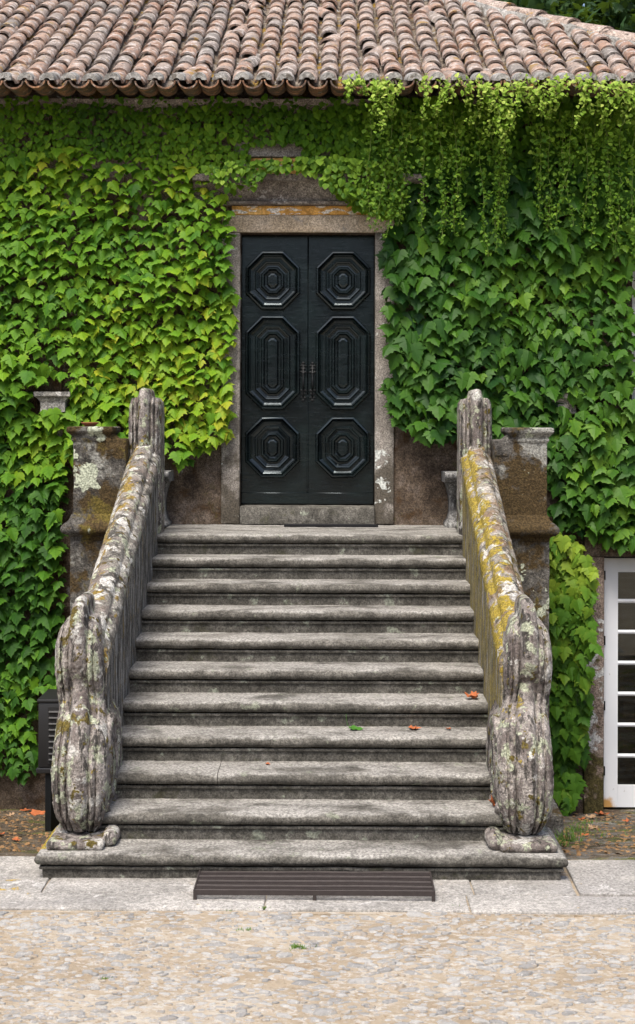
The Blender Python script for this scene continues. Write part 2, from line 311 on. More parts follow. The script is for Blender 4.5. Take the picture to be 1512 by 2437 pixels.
m_leaf_t = leaf_mat('tree_leaf', [(0.0, (0.02, 0.045, 0.018)), (0.6, (0.035, 0.08, 0.025)), (1.0, (0.10, 0.17, 0.04))], 0.25)
def plain(name, c, rough=0.6, spec=0.4, metal=0.0, nscale=20.0, var=0.25, bump=0.1):
    m = M(name); col = m.mix(m.noise(nscale, detail=5, rough=0.7), tuple(x * (1 - var) for x in c), tuple(x * (1 + var) for x in c))
    m.set(m.b.inputs['Metallic'], metal)
    if bump: m.bump(m.noise(nscale * 2.5, detail=4), bump, 0.005)
    return m.fin(col, rough, spec)
m_stem = plain('vine_stem', (0.09, 0.055, 0.03), 0.9)
m_gstem = plain('green_stem', (0.16, 0.22, 0.05), 0.8)
def door_paint():
    m = M('black_green_gloss_paint')
    n1 = m.noise(1.0, m.vec((6, 6, 40)), detail=5, rough=0.7); n2 = m.noise(4, detail=5)
    col = m.mix(m.step(n2, 0.35, 0.65), (0.0030, 0.0042, 0.0050), (0.0055, 0.0095, 0.0100))
    col = m.mix(m.math('MULTIPLY', m.step(m.noise(1.0, m.vec((25, 25, 90), (5, 1, 2)), 4, 0.7), 0.70, 0.76), 0.4), col, (0.10, 0.11, 0.115))
    m.bump(m.math('ADD', m.noise(1.0, m.vec((14, 14, 70)), detail=5, rough=0.7), m.math('MULTIPLY', m.noise(35, detail=4), 0.7)), 0.12, 0.005)
    m.fin(col, 0.3, 0.58); m.set(m.b.inputs['Specular Tint'], (0.80, 0.93, 1.0, 1)); m.set(m.b.inputs['Roughness'], m.ramp(n1, [(0.3, (0.15,) * 3), (0.7, (0.31,) * 3)])); return m.m
m_door = door_paint()
m_iron = plain('black_iron', (0.006, 0.007, 0.008), 0.45, 0.28, 0.0, 60, 0.3, 0.3)
m_white = M('white_paint'); _n = m_white.noise(14, detail=5, rough=0.7)
_c = m_white.mix(m_white.step(_n, 0.66, 0.72), m_white.mix(m_white.noise(2.0), (0.60, 0.63, 0.67), (0.68, 0.69, 0.71)), (0.30, 0.29, 0.27))
_sp = m_white.n('VectorMath', {0: m_white.P(), 1: hq(2.55, 0.6, -0.62)}, operation='DISTANCE').outputs['Value']
_c = m_white.mix(m_white.step(m_white.math('ADD', _sp, m_white.math('MULTIPLY', _n, 0.1)), 0.14, 0.09), _c, (0.45, 0.25, 0.08))
m_white = m_white.fin(_c, 0.5, 0.4)
def glass_mat():
    m = M('window_glass'); g = m.n('BsdfGlossy', {'Roughness': 0.02, 'Color': (0.9, 0.95, 0.93)}); t = m.n('BsdfTransparent', {'Color': (0.4, 0.4, 0.36)})
    m.bump(m.noise(5, detail=2), 0.05, 0.01)
    f = m.n('Fresnel', {'IOR': 1.5}); mx = m.n('MixShader', {0: m.math('MULTIPLY_ADD', f.outputs[0], 1.15, 0.02), 1: t.outputs[0], 2: g.outputs[0]})
    m.t.links.new(mx.outputs[0], m.o.inputs[0]); return m.m
m_glass = glass_mat()
m_dark = plain('dark_interior', (0.02, 0.018, 0.016), 0.9)
m_ac = plain('black_plastic', (0.014, 0.014, 0.015), 0.42, 0.45, 0, 30, 0.2, 0.05)
m_rust = plain('rusty_brown_steel', (0.046, 0.037, 0.035), 0.65, 0.4, 0.3, 25, 0.45, 0.3)
m_rust2 = plain('worn_steel', (0.115, 0.10, 0.095), 0.6, 0.4, 0.3, 25, 0.45, 0.3)
m_mat = plain('black_rubber', (0.012, 0.012, 0.014), 0.8, 0.2, 0, 50, 0.3, 0.4)
m_pot = plain('terracotta_pot', (0.30, 0.11, 0.05), 0.8)
m_dry = plain('dry_orange_leaf', (0.34, 0.105, 0.04), 0.8, 0.2, 0, 40, 0.5, 0.5)
m_dryb = plain('dry_brown_leaf', (0.30, 0.20, 0.12), 0.8, 0.2, 0, 40, 0.5, 0.5)
m_green = plain('fallen_green_leaf', (0.05, 0.15, 0.02), 0.45, 0.4, 0, 40, 0.3)
m_grass = plain('grass_blade', (0.10, 0.19, 0.03), 0.7, 0.2, 0, 30, 0.4, 0)
m_bark = plain('bark', (0.09, 0.07, 0.05), 0.95)

def ground_mat():
    m = M('sandy_dirt'); n1 = m.noise(1.6, detail=7, rough=0.65)
    col = m.ramp(n1, [(0.3, (0.245, 0.19, 0.13)), (0.5, (0.325, 0.27, 0.20)), (0.7, (0.42, 0.375, 0.31))])
    col = m.mix(m.math('MULTIPLY', m.step(m.noise(26, m.vec((0.6, 1, 1)), 4, 0.7), 0.50, 0.62), 0.75), col, (0.44, 0.42, 0.385))
    col = m.mix(m.math('MULTIPLY', m.step(m.noise(40, m.vec((0.8, 1, 1), (5, 3, 0)), 4, 0.7), 0.58, 0.66), 0.7), col, (0.20, 0.13, 0.07))
    col = m.mix(m.math('MULTIPLY', m.step(m.noise(5, m.vec((1, 1, 1), (2, 8, 0)), 6, 0.7), 0.62, 0.74), 0.5), col, (0.42, 0.27, 0.12))
    m.bump(m.math('ADD', m.noise(35, detail=5, rough=0.7), m.noise(9, detail=4)), 0.8, 0.02)
    return m.fin(col, 0.95, 0.15)
m_ground = ground_mat()
def earth_mat():
    m = M('damp_earth'); n1 = m.noise(3, detail=7, rough=0.7)
    col = m.ramp(n1, [(0.3, (0.025, 0.018, 0.012)), (0.5, (0.075, 0.058, 0.04)), (0.7, (0.15, 0.125, 0.10))])
    col = m.mix(m.step(m.noise(2.2, m.vec((1.0, 1.6, 1), (3, 1, 0)), 6, 0.75), 0.52, 0.60), col, (0.075, 0.085, 0.018))
    rt = m.n('SeparateXYZ', {0: m.P()}).outputs[0]
    g = m.math('MULTIPLY', m.step(m.noise(2.4, m.vec((1.6, 3.0, 1), (7, 1, 0)), 6, 0.75), 0.48, 0.58), m.step(rt, 0.8, 1.6))
    col = m.mix(m.math('MULTIPLY', g, 0.75), col, (0.17, 0.165, 0.155))
    col = m.mix(m.math('MULTIPLY', m.step(m.noise(22, m.vec((0.8, 1, 1), (1, 4, 0)), 4, 0.75), 0.56, 0.62), 0.7), col, (0.30, 0.20, 0.10))
    col = m.mix(m.math('MULTIPLY', m.step(m.noise(60, m.vec((1, 1, 1), (1, 9, 0)), 2, 0.7), 0.66, 0.7), 0.8), col, (0.5, 0.48, 0.45))
    m.bump(m.math('ADD', m.noise(30, detail=5, rough=0.7), m.noise(6, m.vec((0.5, 2, 1)), detail=4)), 0.9, 0.025)
    return m.fin(col, 0.92, 0.2)
m_earth = earth_mat()
def cobble_mat():
    m = M('grey_cobble'); r = m.math('ADD', m.n('Attribute', attribute_name='rnd').outputs['Fac'], m.n('SeparateColor', {0: m.n('ObjectInfo').outputs['Color']}).outputs[0])
    col = m.ramp(r, [(0.0, (0.24, 0.238, 0.235)), (0.5, (0.32, 0.315, 0.305)), (1.0, (0.40, 0.39, 0.375))])
    col = m.mix(m.math('MULTIPLY', m.step(m.noise(14, m.vec((0.6, 1, 1)), 5, 0.7), 0.50, 0.62), 0.7), col, (0.36, 0.28, 0.19))
    col = m.mix(m.math('MULTIPLY', m.step(m.noise(50, detail=3), 0.56, 0.66), 0.5), col, (0.52, 0.51, 0.49))
    m.bump(m.math('ADD', m.noise(40, detail=4, rough=0.75), m.noise(14)), 1.0, 0.02); return m.fin(col, 0.9, 0.2)
m_cobble = cobble_mat()

# ------------------------------------------------------------------ ground
def lin(a, b, n): return [a + (b - a) * i / n for i in range(n + 1)]
gx = [-300, -80, -20, -9] + lin(-5, 5, 60) + [9, 20, 80, 300]
gy = [-300, -80, -30, -16] + lin(-9, 4, 90) + [9, 20, 80, 300]
rows = []
for y in gy:
    rows.append([(x, y, gz(y) - (0.05 if y > -2.85 else 0.0) + (nz((x, y, 0), 3.0, 0.010) + nz((x, y, 3), 11, 0.005) if -7 < y < -3.7 and abs(x) < 4 else 0)) for x in gx])
g = MB(); g.grid(rows); tag(g.build('ground', m_ground, None, True), kind='structure')
rows = []
for y in lin(-2.86, 1.35, 70):
    rows.append([(x, y, gz(y) + 0.004 + (nz((x, y, 1), 4, 0.018) + nz((x, y, 5), 15, 0.008) if y > -2.74 else -0.02)) for x in lin(-5, 5, 120)])
g = MB(); g.grid(rows); tag(g.build('earth', m_earth, None, True), kind='structure')

# paving in front of the stairs
pav = MB()
for a in ((-4.2, 4.2, -3.82, -2.77),): pav.box(a[0], a[1], a[2], a[3], -0.06, 0.0035)
paving = tag(pav.build('paving', m_ground), kind='structure')
def slab(pts, seed, top=0.016):
    """one paving stone from its plan outline"""
    bm = bmesh.new(); vs = [bm.verts.new((x * 1.034, y + 0.28, 0)) for x, y in pts]; f = bm.faces.new(vs)
    if f.normal.z < 0: f.normal_flip()
    r = bmesh.ops.extrude_face_region(bm, geom=[f])
    for v in [e for e in r['geom'] if isinstance(e, bmesh.types.BMVert)]: v.co.z = top + random.uniform(-0.003, 0.004)
    bm.normal_update(); te = [e for e in bm.edges if all(v.co.z > 0.005 for v in e.verts)] + [e for e in bm.edges if (e.verts[0].co.z > 0.005) != (e.verts[1].co.z > 0.005)]
    bmesh.ops.bevel(bm, geom=te, offset=0.008, segments=2, profile=0.5, affect='EDGES')
    for v in bm.verts: v.co.x += nz(v.co, 5, 0.008, seed); v.co.y += nz(v.co, 6, 0.006, seed + 3)
    bmesh.ops.recalc_face_normals(bm, faces=list(bm.faces))
    me = bpy.data.meshes.new('paving_slab'); bm.to_mesh(me); bm.free(); return link('paving_slab', me, m_slab, paving)
def rect(x0, x1, y0, y1, nx=10, ny=3):
    e = 0.004
    return [(x, y0 + e) for x in lin(x0 + e, x1 - e, nx)] + [(x1 - e, y) for y in lin(y0 + e, y1 - e, ny)[1:]] + [(x, y1 - e) for x in lin(x1 - e, x0 + e, nx)[1:]] + [(x0 + e, y) for y in lin(y1 - e, y0 + e, ny)[1:-1]]
for i, r_ in enumerate([(-3.6, -2.35, -3.78, -3.08), (-2.35, -1.46, -3.78, -3.08), (-1.46, -0.35, -3.78, -3.42), (-0.35, 0.98, -3.78, -3.42), (0.98, 1.56, -3.78, -3.42),
                       (-3.9, -2.9, -4.07, -3.79), (-2.9, -0.19, -4.07, -3.79), (-0.19, 0.93, -4.07, -3.79), (0.93, 2.75, -4.09, -3.79)]):
    slab(rect(*r_), i * 7.3)
slab([(1.57, -3.77), (2.0, -3.775), (2.5, -3.74), (2.62, -3.60), (2.5, -3.35), (2.3, -3.16), (2.0, -3.10), (1.58, -3.12)], 91, 0.022)
slab([(2.66, -3.76), (3.6, -3.76), (3.6, -3.3), (2.72, -3.42)], 33, 0.015)

# cobbles set in the dirt
def cobble_mesh(seed):
    r = random.Random(seed); n = 9; m = MB(); ph = [r.uniform(0.62, 1.22) for _ in range(n)]
    ring = lambda s, z: [(math.cos(2 * math.pi * i / n) * ph[i] * s, math.sin(2 * math.pi * i / n) * ph[i] * s, z + r.uniform(-0.06, 0.06)) for i in range(n)]
    rows = [ring(1.05, -0.5), ring(0.95, 0.16), ring(0.60, 0.42)]
    m.grid(rows, True); b = len(m.v); m.v.append((r.uniform(-.2, .2), r.uniform(-.2, .2), r.uniform(0.3, 0.5)))
    for i in range(n): m.f.append((2 * n + i, 2 * n + (i + 1) % n, b))
    me = bpy.data.meshes.new('cobble'); me.from_pydata(m.v, [], m.f); me.materials.append(m_cobble); me.polygons.foreach_set('use_smooth', [True] * len(me.polygons)); return me, m
cm = [cobble_mesh(i + 40) for i in range(7)]
pts = []; cells = {}
tries = 0
while len(pts) < 4200 and tries < 130000:
    tries += 1
    x = random.uniform(-2.9, 3.1); y = random.uniform(-6.1, -3.82); a = random.choice((0.016, 0.020, 0.024, 0.030, 0.036, 0.045)) * random.uniform(0.85, 1.15)
    if noise.noise(Vector((x * 1.3, y * 1.6, 2))) < -0.28 and random.random() < 0.85: continue
    ok = True; ci, cj = int(x / 0.15), int(y / 0.15)
    for i in (-1, 0, 1):
        for j in (-1, 0, 1):
            for (x2, y2, a2) in cells.get((ci + i, cj + j), ()):
                if math.hypot(x - x2, (y - y2) * 1.35) < (a + a2) * 0.98: ok = False; break
    if ok: pts.append((x, y, a)); cells.setdefault((ci, cj), []).append((x, y, a))
ground_o = bpy.data.objects['ground']
def vis(x, y, z=GL):
    u, v = px(x, y, z); return 0 < u < 1512 and 0 < v < 2437
inv = [p for p in pts if vis(p[0], p[1])]; inv.sort(key=lambda p: -p[2] / (p[1] + 12))
chosen = set(inv[:300]); massv, massf, massr = [], [], []
for p in pts:
    x, y, a = p; k = random.randrange(7); me, mb = cm[k]; rz = random.uniform(-0.5, 0.5); sy = random.uniform(0.42, 0.7)
    z = GL + nz((x, y, 0), 3.0, 0.010) + random.uniform(-0.006, 0.006); T = Matrix.Translation((x, y, z)) @ Matrix.Rotation(rz, 4, 'Z') @ Matrix.Rotation(random.uniform(-.12, .12), 4, 'X') @ Matrix.Diagonal((a * 1.35, a * sy * 1.25, a * 0.55, 1))
    r = random.random()
    if p in chosen:
        o = bpy.data.objects.new('cobble', me); COL.objects.link(o); o.parent = ground_o; o.matrix_basis = T; o.color = (r, 0, 0, 1)
    else:
        n = len(massv); massv += [tuple(T @ Vector(v)) for v in mb.v]; massf += [tuple(n + i for i in f) for f in mb.f]; massr += [r] * len(mb.v)
o = mesh('small_cobbles', massv, massf, m_cobble, ground_o, True); o.color = (0, 0, 0, 1)
o.data.attributes.new('rnd', 'FLOAT', 'POINT').data.foreach_set('value', massr); tag(o, kind='stuff')

# ------------------------------------------------------------------ the house
house = thing('house', (0, WALL, -0.66), 'old stone house with terracotta tiled roof and ivy-covered walls', 'house')
DX0, DX1, DZ0, DZ1 = -0.607, 0.546, 1.80, 4.285          # front door opening
FX0, FX1, FZ0, FZ1 = 2.50, 3.78, -0.66, 1.53             # french door opening
WX0, WX1, WZ0, WZ1 = 2.735, 3.75, 2.86, 4.02             # upper window opening
def wall_grid(x0, x1, z0, z1, y, holes, cell=0.25, amp=0.012):
    xs = sorted(set([x0, x1] + [h[0] for h in holes] + [h[1] for h in holes])); zs = sorted(set([z0, z1] + [h[2] for h in holes] + [h[3] for h in holes]))
    def fine(a):
        o = []
        for i in range(len(a) - 1):
            n = max(1, int((a[i + 1] - a[i]) / cell)); o += lin(a[i], a[i + 1], n)[:-1]
        return o + [a[-1]]
    xs, zs = fine(xs), fine(zs); m = MB(); idx = {}
    def vid(i, j):
        if (i, j) not in idx: idx[(i, j)] = len(m.v); m.v.append((xs[i], y + nz((xs[i], y, zs[j]), 2.0, amp), zs[j]))
        return idx[(i, j)]
    for i in range(len(xs) - 1):
        for j in range(len(zs) - 1):
            cx, cz = (xs[i] + xs[i + 1]) / 2, (zs[j] + zs[j + 1]) / 2
            if any(h[0] < cx < h[1] and h[2] < cz < h[3] for h in holes): continue
            m.f.append((vid(i, j), vid(i + 1, j), vid(i + 1, j + 1), vid(i, j + 1)))
    for h in holes:                              # reveals
        for (a, b) in (((h[0], h[2]), (h[0], h[3])), ((h[0], h[3]), (h[1], h[3])), ((h[1], h[3]), (h[1], h[2])), ((h[1], h[2]), (h[0], h[2]))):
            m.quad((a[0], y - 0.012, a[1]), (b[0], y - 0.012, b[1]), (b[0], y + 0.45, b[1]), (a[0], y + 0.45, a[1]))
    return m
wm = wall_grid(-6.0, 4.15, -0.9, 5.42, WALL, [(DX0, DX1, DZ0, DZ1), (FX0, FX1, FZ0, FZ1), (WX0, WX1, WZ0, WZ1)])
wm.box(4.15, 4.16, WALL + 0.02, 7.6, -0.9, 5.42); wm.box(-6.01, -6.0, WALL + 0.02, 7.6, -0.9, 5.42); wm.box(-6.0, 4.15, 7.6, 7.65, -0.9, 5.42)
wm.build('wall', m_wallstone, house)
im = MB(); im.box(-6, 4.1, WALL + 1.6, WALL + 1.65, -0.9, 5.3); im.box(-6, 4.1, WALL + 0.46, WALL + 1.6, 1.68, 1.74); im.box(-6, 4.1, WALL + 0.46, WALL + 1.6, -0.72, -0.68)
im.build('room', m_dark, house)

# door surround
YW = WALL
block('jamb', -0.765, DX0, YW - 0.035, YW + 0.14, 1.80, DZ1, m_surround, house, 0.008, 2, 0.004, 0.12, 1)
block('jamb', DX1, 0.708, YW - 0.035, YW + 0.14, 1.80, DZ1, m_surround, house, 0.008, 2, 0.004, 0.12, 2)
block('lintel', -0.765, 0.708, YW - 0.04, YW + 0.14, DZ1 + 0.002, 4.435, m_lintel, house, 0.008, 2, 0.004, 0.12, 3)
block('painted_band', -0.68, 0.66, YW - 0.028, YW + 0.1, 4.437, 4.515, m_ochre, house, 0.004, 1, 0.002, 0.12, 4)
hp = [(0.06, 4.517), (-0.075, 4.517), (-0.085, 4.525), (-0.085, 4.545), (-0.055, 4.555), (-0.05, 4.57), (-0.055, 4.59), (-0.08, 4.625), (-0.115, 4.665), (-0.14, 4.69), (-0.15, 4.70), (-0.205, 4.702), (-0.21, 4.712), (-0.21, 4.752), (-0.195, 4.76), (0.06, 4.78)]
extrude_x('door_hood', [(YW + y, z) for y, z in hp], -1.0, 0.96, m_hood, house, 0.05, 0.006, 6)
block('frieze', -0.80, 0.76, YW - 0.02, YW + 0.1, 4.785, 4.925, m_ochre, house, 0.005, 1, 0.004, 0.1, 6)
block('band_course', -0.66, 0.30, YW - 0.045, YW + 0.1, 4.927, 5.06, m_surround, house, 0.012, 2, 0.01, 0.08, 7)
thr = extrude_x('threshold', [(YW + 0.14, 1.80), (YW - 0.075, 1.80), (YW - 0.075, 1.935), (YW - 0.06, 1.948), (YW + 0.14, 1.955)], DX0 + 0.004, DX1 - 0.004, m_riser, house, 0.04, 0.006, 9)
cornp = [(YW + 0.05, 5.30), (YW - 0.03, 5.30), (YW - 0.045, 5.32), (YW - 0.05, 5.345), (YW - 0.08, 5.36), (YW - 0.10, 5.38), (YW - 0.10, 5.41), (YW + 0.05, 5.42)]
extrude_x('cornice', cornp, -6.0, 4.2, m_hood, house, 0.12, 0.008, 4)

# front door: two leaves with nested octagonal panels
YD = YW + 0.115
def oct_ring(cx, cz, a, b, c, d, y):
    a2, b2, c2 = a - d, b - d, max(c - 0.586 * d, 0.004)
    c2 = min(c2, a2 * 0.62, b2 * 0.62)
    return [(cx + sx, y, cz + sz) for sx, sz in ((-a2 + c2, -b2), (a2 - c2, -b2), (a2, -b2 + c2), (a2, b2 - c2), (a2 - c2, b2), (-a2 + c2, b2), (-a2, b2 - c2), (-a2, -b2 + c2))]
PROF = [(0, -0.004), (0.003, 0.018), (0.010, 0.029), (0.020, 0.031), (0.026, 0.024), (0.0275, 0.015), (0.036, 0.021), (0.043, 0.017), (0.046, 0.008), (0.060, 0.004), (0.080, 0.0035),
        (0.083, 0.014), (0.090, 0.020), (0.100, 0.018), (0.104, 0.008), (0.118, 0.005), (0.128, 0.0055), (0.131, 0.022), (0.139, 0.030), (0.150, 0.030), (0.157, 0.020), (0.160, 0.010), (0.176, 0.009), (0.179, 0.022), (0.186, 0.029), (0.198, 0.031)]
def door_leaf(x0, x1, sx):
    leaf = block('door_leaf', x0, x1, YD, YD + 0.05, 1.962, DZ1 - 0.004, m_door, house, 0.004, 1)
    cx = (x0 + x1) / 2 + sx * 0.016
    for cz, b in ((3.888, 0.256), (3.180, 0.408), (2.452, 0.266)):
        m = MB(); sd_ = cz * 3 + x0
        rows = []
        for d, h in PROF:
            r = oct_ring(cx, cz, 0.238, b, 0.142, d * 1.07, YD - h * 1.7)
            if cz < 2.6:                          # the low panels are knocked about
                r = [tuple(rough(p, 0.005, 14, sd_)) for p in r]
            rows.append(r)
        m.grid(rows, True); m.cap(rows[-1]); m.build('octagonal_panel', m_door, leaf)
    kb = block('kick_board', x0 + 0.002, x1 + (0.012 if sx < 0 else -0.002), YD - 0.016, YD - 0.001, 1.963, 2.062, m_door, leaf, 0.004, 1)
    # pull handle on its pierced plate
    hx = x1 - 0.038 if sx < 0 else x0 + 0.038
    h = MB()
    for (dz, wz, rr) in ((0.165, 0.012, 0.012), (0.14, 0.028, 0.010), (0.115, 0.022, 0.010), (0.085, 0.030, 0.012), (-0.075, 0.030, 0.014), (-0.10, 0.022, 0.010), (-0.135, 0.026, 0.010), (-0.155, 0.012, 0.010)):
        for s in (-1, 1):
            h.tube([(hx, YD - 0.004, 3.02 + dz - 0.02), (hx + s * wz * 0.6, YD - 0.010, 3.02 + dz), (hx + s * wz, YD - 0.006, 3.02 + dz - 0.008)], [rr * 0.4, rr * 0.7, rr * 0.4], 6)
    h.box(hx - 0.008, hx + 0.008, YD - 0.009, YD - 0.001, 2.87, 3.18)
    h.tube([(hx, YD - 0.006, 3.09), (hx, YD - 0.035, 3.085), (hx, YD - 0.05, 3.05), (hx, YD - 0.052, 3.0), (hx, YD - 0.045, 2.965), (hx, YD - 0.02, 2.95), (hx, YD - 0.006, 2.95)], [0.005, 0.006, 0.008, 0.010, 0.007, 0.006, 0.008], 8)
    h.build('handle', m_iron, leaf, True)
    return leaf
lf = door_leaf(DX0 + 0.004, -0.031, -1); door_leaf(-0.027, DX1 - 0.004, 1)
block('meeting_bead', -0.036, -0.022, YD - 0.009, YD - 0.001, 2.066, 2.9, m_door, lf, 0.003, 1)

# white french door at the foot of the wall
YF = YW + 0.10
fd = MB(); 
fr = MB()
for (a, b, c, d) in ((FX0 + 0.0, FX0 + 0.022, FZ0, FZ1), (FX1 - 0.022, FX1, FZ0, FZ1)): fr.box(a, b, YF - 0.01, YF + 0.06, c, d)
fr.box(FX0 + 0.023, FX1 - 0.023, YF - 0.01, YF + 0.06, FZ1 - 0.022, FZ1)
fdo = fr.build('french_door_frame', m_iron, house)
def french_leaf(x0, x1):
    z0, z1 = -0.635, 1.505; st = 0.118; bw = 0.125
    stile = MB(); stile.box(x0, x0 + st, YF, YF + 0.045, z0, z1); stile.box(x1 - st, x1, YF, YF + 0.045, z0, z1)
    stile.box(x0 + st + 0.001, x1 - st - 0.001, YF, YF + 0.045, z1 - 0.118, z1); stile.box(x0 + st + 0.001, x1 - st - 0.001, YF + 0.001, YF + 0.045, z0, z0 + 0.19)
    lf = stile.build('french_door_leaf', m_white, house)
    zb, zt = z0 + 0.19, z1 - 0.118; n = 7; gap = 0.034; ph = (zt - zb - gap * (n - 1)) / n
    for i in range(n):
        za = zb + i * (ph + gap)
        p = MB(); p.box(x0 + st, x1 - st, YF + 0.018, YF + 0.023, za - 0.004, za + ph + 0.004); p.build('pane', m_glass, lf)
        if i:
            b = MB(); b.grid([[(x, YF + y, za - gap + z) for y, z in ((0.04, 0), (0.010, 0.0), (0.004, 0.008), (0.001, gap * 0.5), (0.004, gap - 0.008), (0.010, gap), (0.04, gap))] for x in (x0 + st, x1 - st)])
            b.build('glazing_bar', m_white, lf)
    return lf, [zb + i * (ph + gap) for i in range(n)], ph
fl, zs_, ph_ = french_leaf(FX0 + 0.026, FX0 + 0.026 + 0.605); french_leaf(FX0 + 0.64, FX1 - 0.03)
for z in (1.36, 0.80, 0.24, -0.32): block('hinge', FX0 + 0.012, FX0 + 0.034, YF - 0.022, YF - 0.008, z - 0.04, z + 0.04, m_iron, fl, 0.003, 1)
pp = MB(); pp.box(FX0 + 0.20, FX0 + 0.29, YF + 0.026, YF + 0.028, zs_[2] + 0.05, zs_[2] + 0.16); pp.build('paper_notice', plain('paper', (0.30, 0.30, 0.30), 0.9), fl)
block('jamb', FX0 - 0.17, FX0, YW - 0.04, YW + 0.1, -0.68, FZ1 + 0.0, stone('jamb_stone', [(0.0, (0.12, 0.09, 0.07)), (0.5, (0.20, 0.155, 0.13)), (1.0, (0.28, 0.23, 0.20))], 3, 0.5, [
    lr((0.45, 0.45, 0.44), 7, 0.60, 0.66, spots=[(*hq(2.42, 0.45, 0.7), 0.4, 0.12), (*hq(2.42, 0.45, 0.1), 0.3, 0.1)]), lr((0.06, 0.05, 0.018), 5, 0.6, 0.7, spots=[(*hq(2.4, 0.45, -0.5), 0.55, 0.25)], h=0.6)], 0.6), house, 0.01, 2, 0.006, 0.08, 11)
block('lintel', FX0 - 0.17, FX1 + 0.17, YW - 0.042, YW + 0.1, FZ1 + 0.002, FZ1 + 0.2, m_wallstone, house, 0.01, 2, 0.006, 0.1, 12)
# upper window
wf = MB(); y0, y1 = YW + 0.02, YW + 0.075
wf.box(WX0, WX0 + 0.06, y0, y1, WZ0, WZ1); wf.box(WX1 - 0.06, WX1, y0, y1, WZ0, WZ1); wf.box(WX0 + 0.061, WX1 - 0.061, y0, y1, WZ1 - 0.06, WZ1); wf.box(WX0 + 0.061, WX1 - 0.061, y0, y1, WZ0, WZ0 + 0.07)
cxw = (WX0 + WX1) / 2; wf.box(cxw - 0.025, cxw + 0.025, y0 + 0.003, y1, WZ0 + 0.071, WZ1 - 0.061)
win = wf.build('window', m_white, house)
for i in range(2):
    for j in range(4):
        xa = (WX0 + 0.06, cxw + 0.025)[i]; xb = (cxw - 0.025, WX1 - 0.06)[i]; h_ = (WZ1 - WZ0 - 0.13) / 4; za = WZ0 + 0.07 + j * h_
        p = MB(); p.box(xa, xb, y0 + 0.02, y0 + 0.025, za, za + h_); p.build('pane', m_glass, win)
        if j: block('glazing_bar', xa, xb, y0 + 0.006, y1 - 0.004, za - 0.012, za + 0.012, m_white, win, 0.003, 1)
# stone brackets on the wall
def corbel(xa, xb, out=0.25, name='wall_bracket'):
    c = (xa + xb) / 2; hw = (xb - xa) / 2; zt = CAM.z + (HY - 934) / F * 12.3; m = MB()
    pr = [(0, 0), (0, -0.035), (-0.004, -0.04), (-0.022, -0.05), (-0.042, -0.075), (-0.05, -0.09), (-0.05, -0.15), (-0.048, -0.17), (-0.085, -0.175), (-0.085, -0.235), (-0.09, -0.25), (-0.085, -0.30), (-0.09, -0.36), (-0.11, -0.40), (-0.13, -0.42)]
    rows = []
    for o_, z in pr:
        hx = hw + o_; yf = YW - (out + o_ * 0.8) * (1.0 if z > -0.172 else 0.5)
        rows.append([tuple(rough(p, 0.004, 12)) for p in ((c - hx, YW, zt + z), (c - hx, yf, zt + z), (c, yf, zt + z), (c + hx, yf, zt + z), (c + hx, YW, zt + z))])
    m.grid(rows); m.cap([rows[0][i] for i in (0, 1, 3, 4)]); m.cap([rows[-1][i] for i in (4, 3, 1, 0)])
    return m.build(name, m_corbel, house)
corbel(P(78, 0, 12.24).x, P(165, 0, 12.24).x); corbel(P(1302, 0, 12.34).x, P(1388, 0, 12.34).x, 0.12)

# ------------------------------------------------------------------ roof
PITCH = math.atan(0.527); SN, CS = math.sin(PITCH), math.cos(PITCH)
ZE = 5.405; YE = -0.03; CW = 0.177; RIDGE = 4.25
def hipx(y): return 4.02 - 0.87 * (y - YE)
cols = [i * CW - 0.03 for i in range(-26, 27)]
def roofz(y): return ZE + (y - YE) / CS * SN
rm = MB()
for cx in cols:                                   # channels between the rows of cover tiles
    rows = []
    for s in lin(0.0, RIDGE / CS, 26):
        y = YE + 0.05 + s * CS
        x = cx + CW / 2
        if x > hipx(y) + 0.05: break
        rows.append([(x + dx + nz((x, y, dx), 5, 0.006), y, roofz(y) + dz + nz((x, y, dx * 9), 7, 0.014)) for dx, dz in ((-CW / 2, 0.012), (-0.055, 0.0), (-0.03, -0.022), (0.0, -0.03), (0.03, -0.022), (0.055, 0.0), (CW / 2, 0.012))])
    if len(rows) > 1: rm.grid(rows)
yr = YE + RIDGE; zr = roofz(yr); xr = hipx(yr)
rm.quad((hipx(YE) , YE, ZE - 0.06), (xr, yr, zr - 0.06), (xr, yr + 0.01, zr - 0.06), (hipx(YE), yr * 2 - YE, ZE - 0.06))       # side slope
rm.quad((-6.3, yr * 2 - YE, ZE - 0.06), (hipx(YE), yr * 2 - YE, ZE - 0.06), (xr, yr, zr - 0.06), (-6.3, yr, zr - 0.06))         # rear slope
rm.quad((-6.3, YE + 0.3, roofz(YE + 0.3) - 0.07), (-6.3, yr, zr - 0.07), (xr, yr, zr - 0.07), (hipx(YE + 0.3), YE + 0.3, roofz(YE + 0.3) - 0.07))
roof = rm.build('roof', m_pan, house, True)
def barrel(r0, r1, L, th, k=9, flat=0.92):
    m = MB(); outer = []; inner = []
    for (y, r) in ((0, r0), (L * 0.5, (r0 + r1) / 2), (L, r1)):
        outer.append([(math.cos(math.pi * (1 - j / (k - 1))) * r, y, math.sin(math.pi * j / (k - 1)) * r * flat) for j in range(k)])
        inner.append([(math.cos(math.pi * (1 - j / (k - 1))) * (r - th), y, math.sin(math.pi * j / (k - 1)) * (r * flat - th)) for j in range(k)])
    m.grid(outer); m.grid(inner[::-1])
    for j in range(k - 1): m.quad(outer[0][j + 1], outer[0][j], inner[0][j], inner[0][j + 1])
    return m
tm = [barrel(0.077 + d, 0.066 + d, 0.40, 0.018, 9, 0.78) for d in (0.0, 0.003, -0.003)]
tme = []
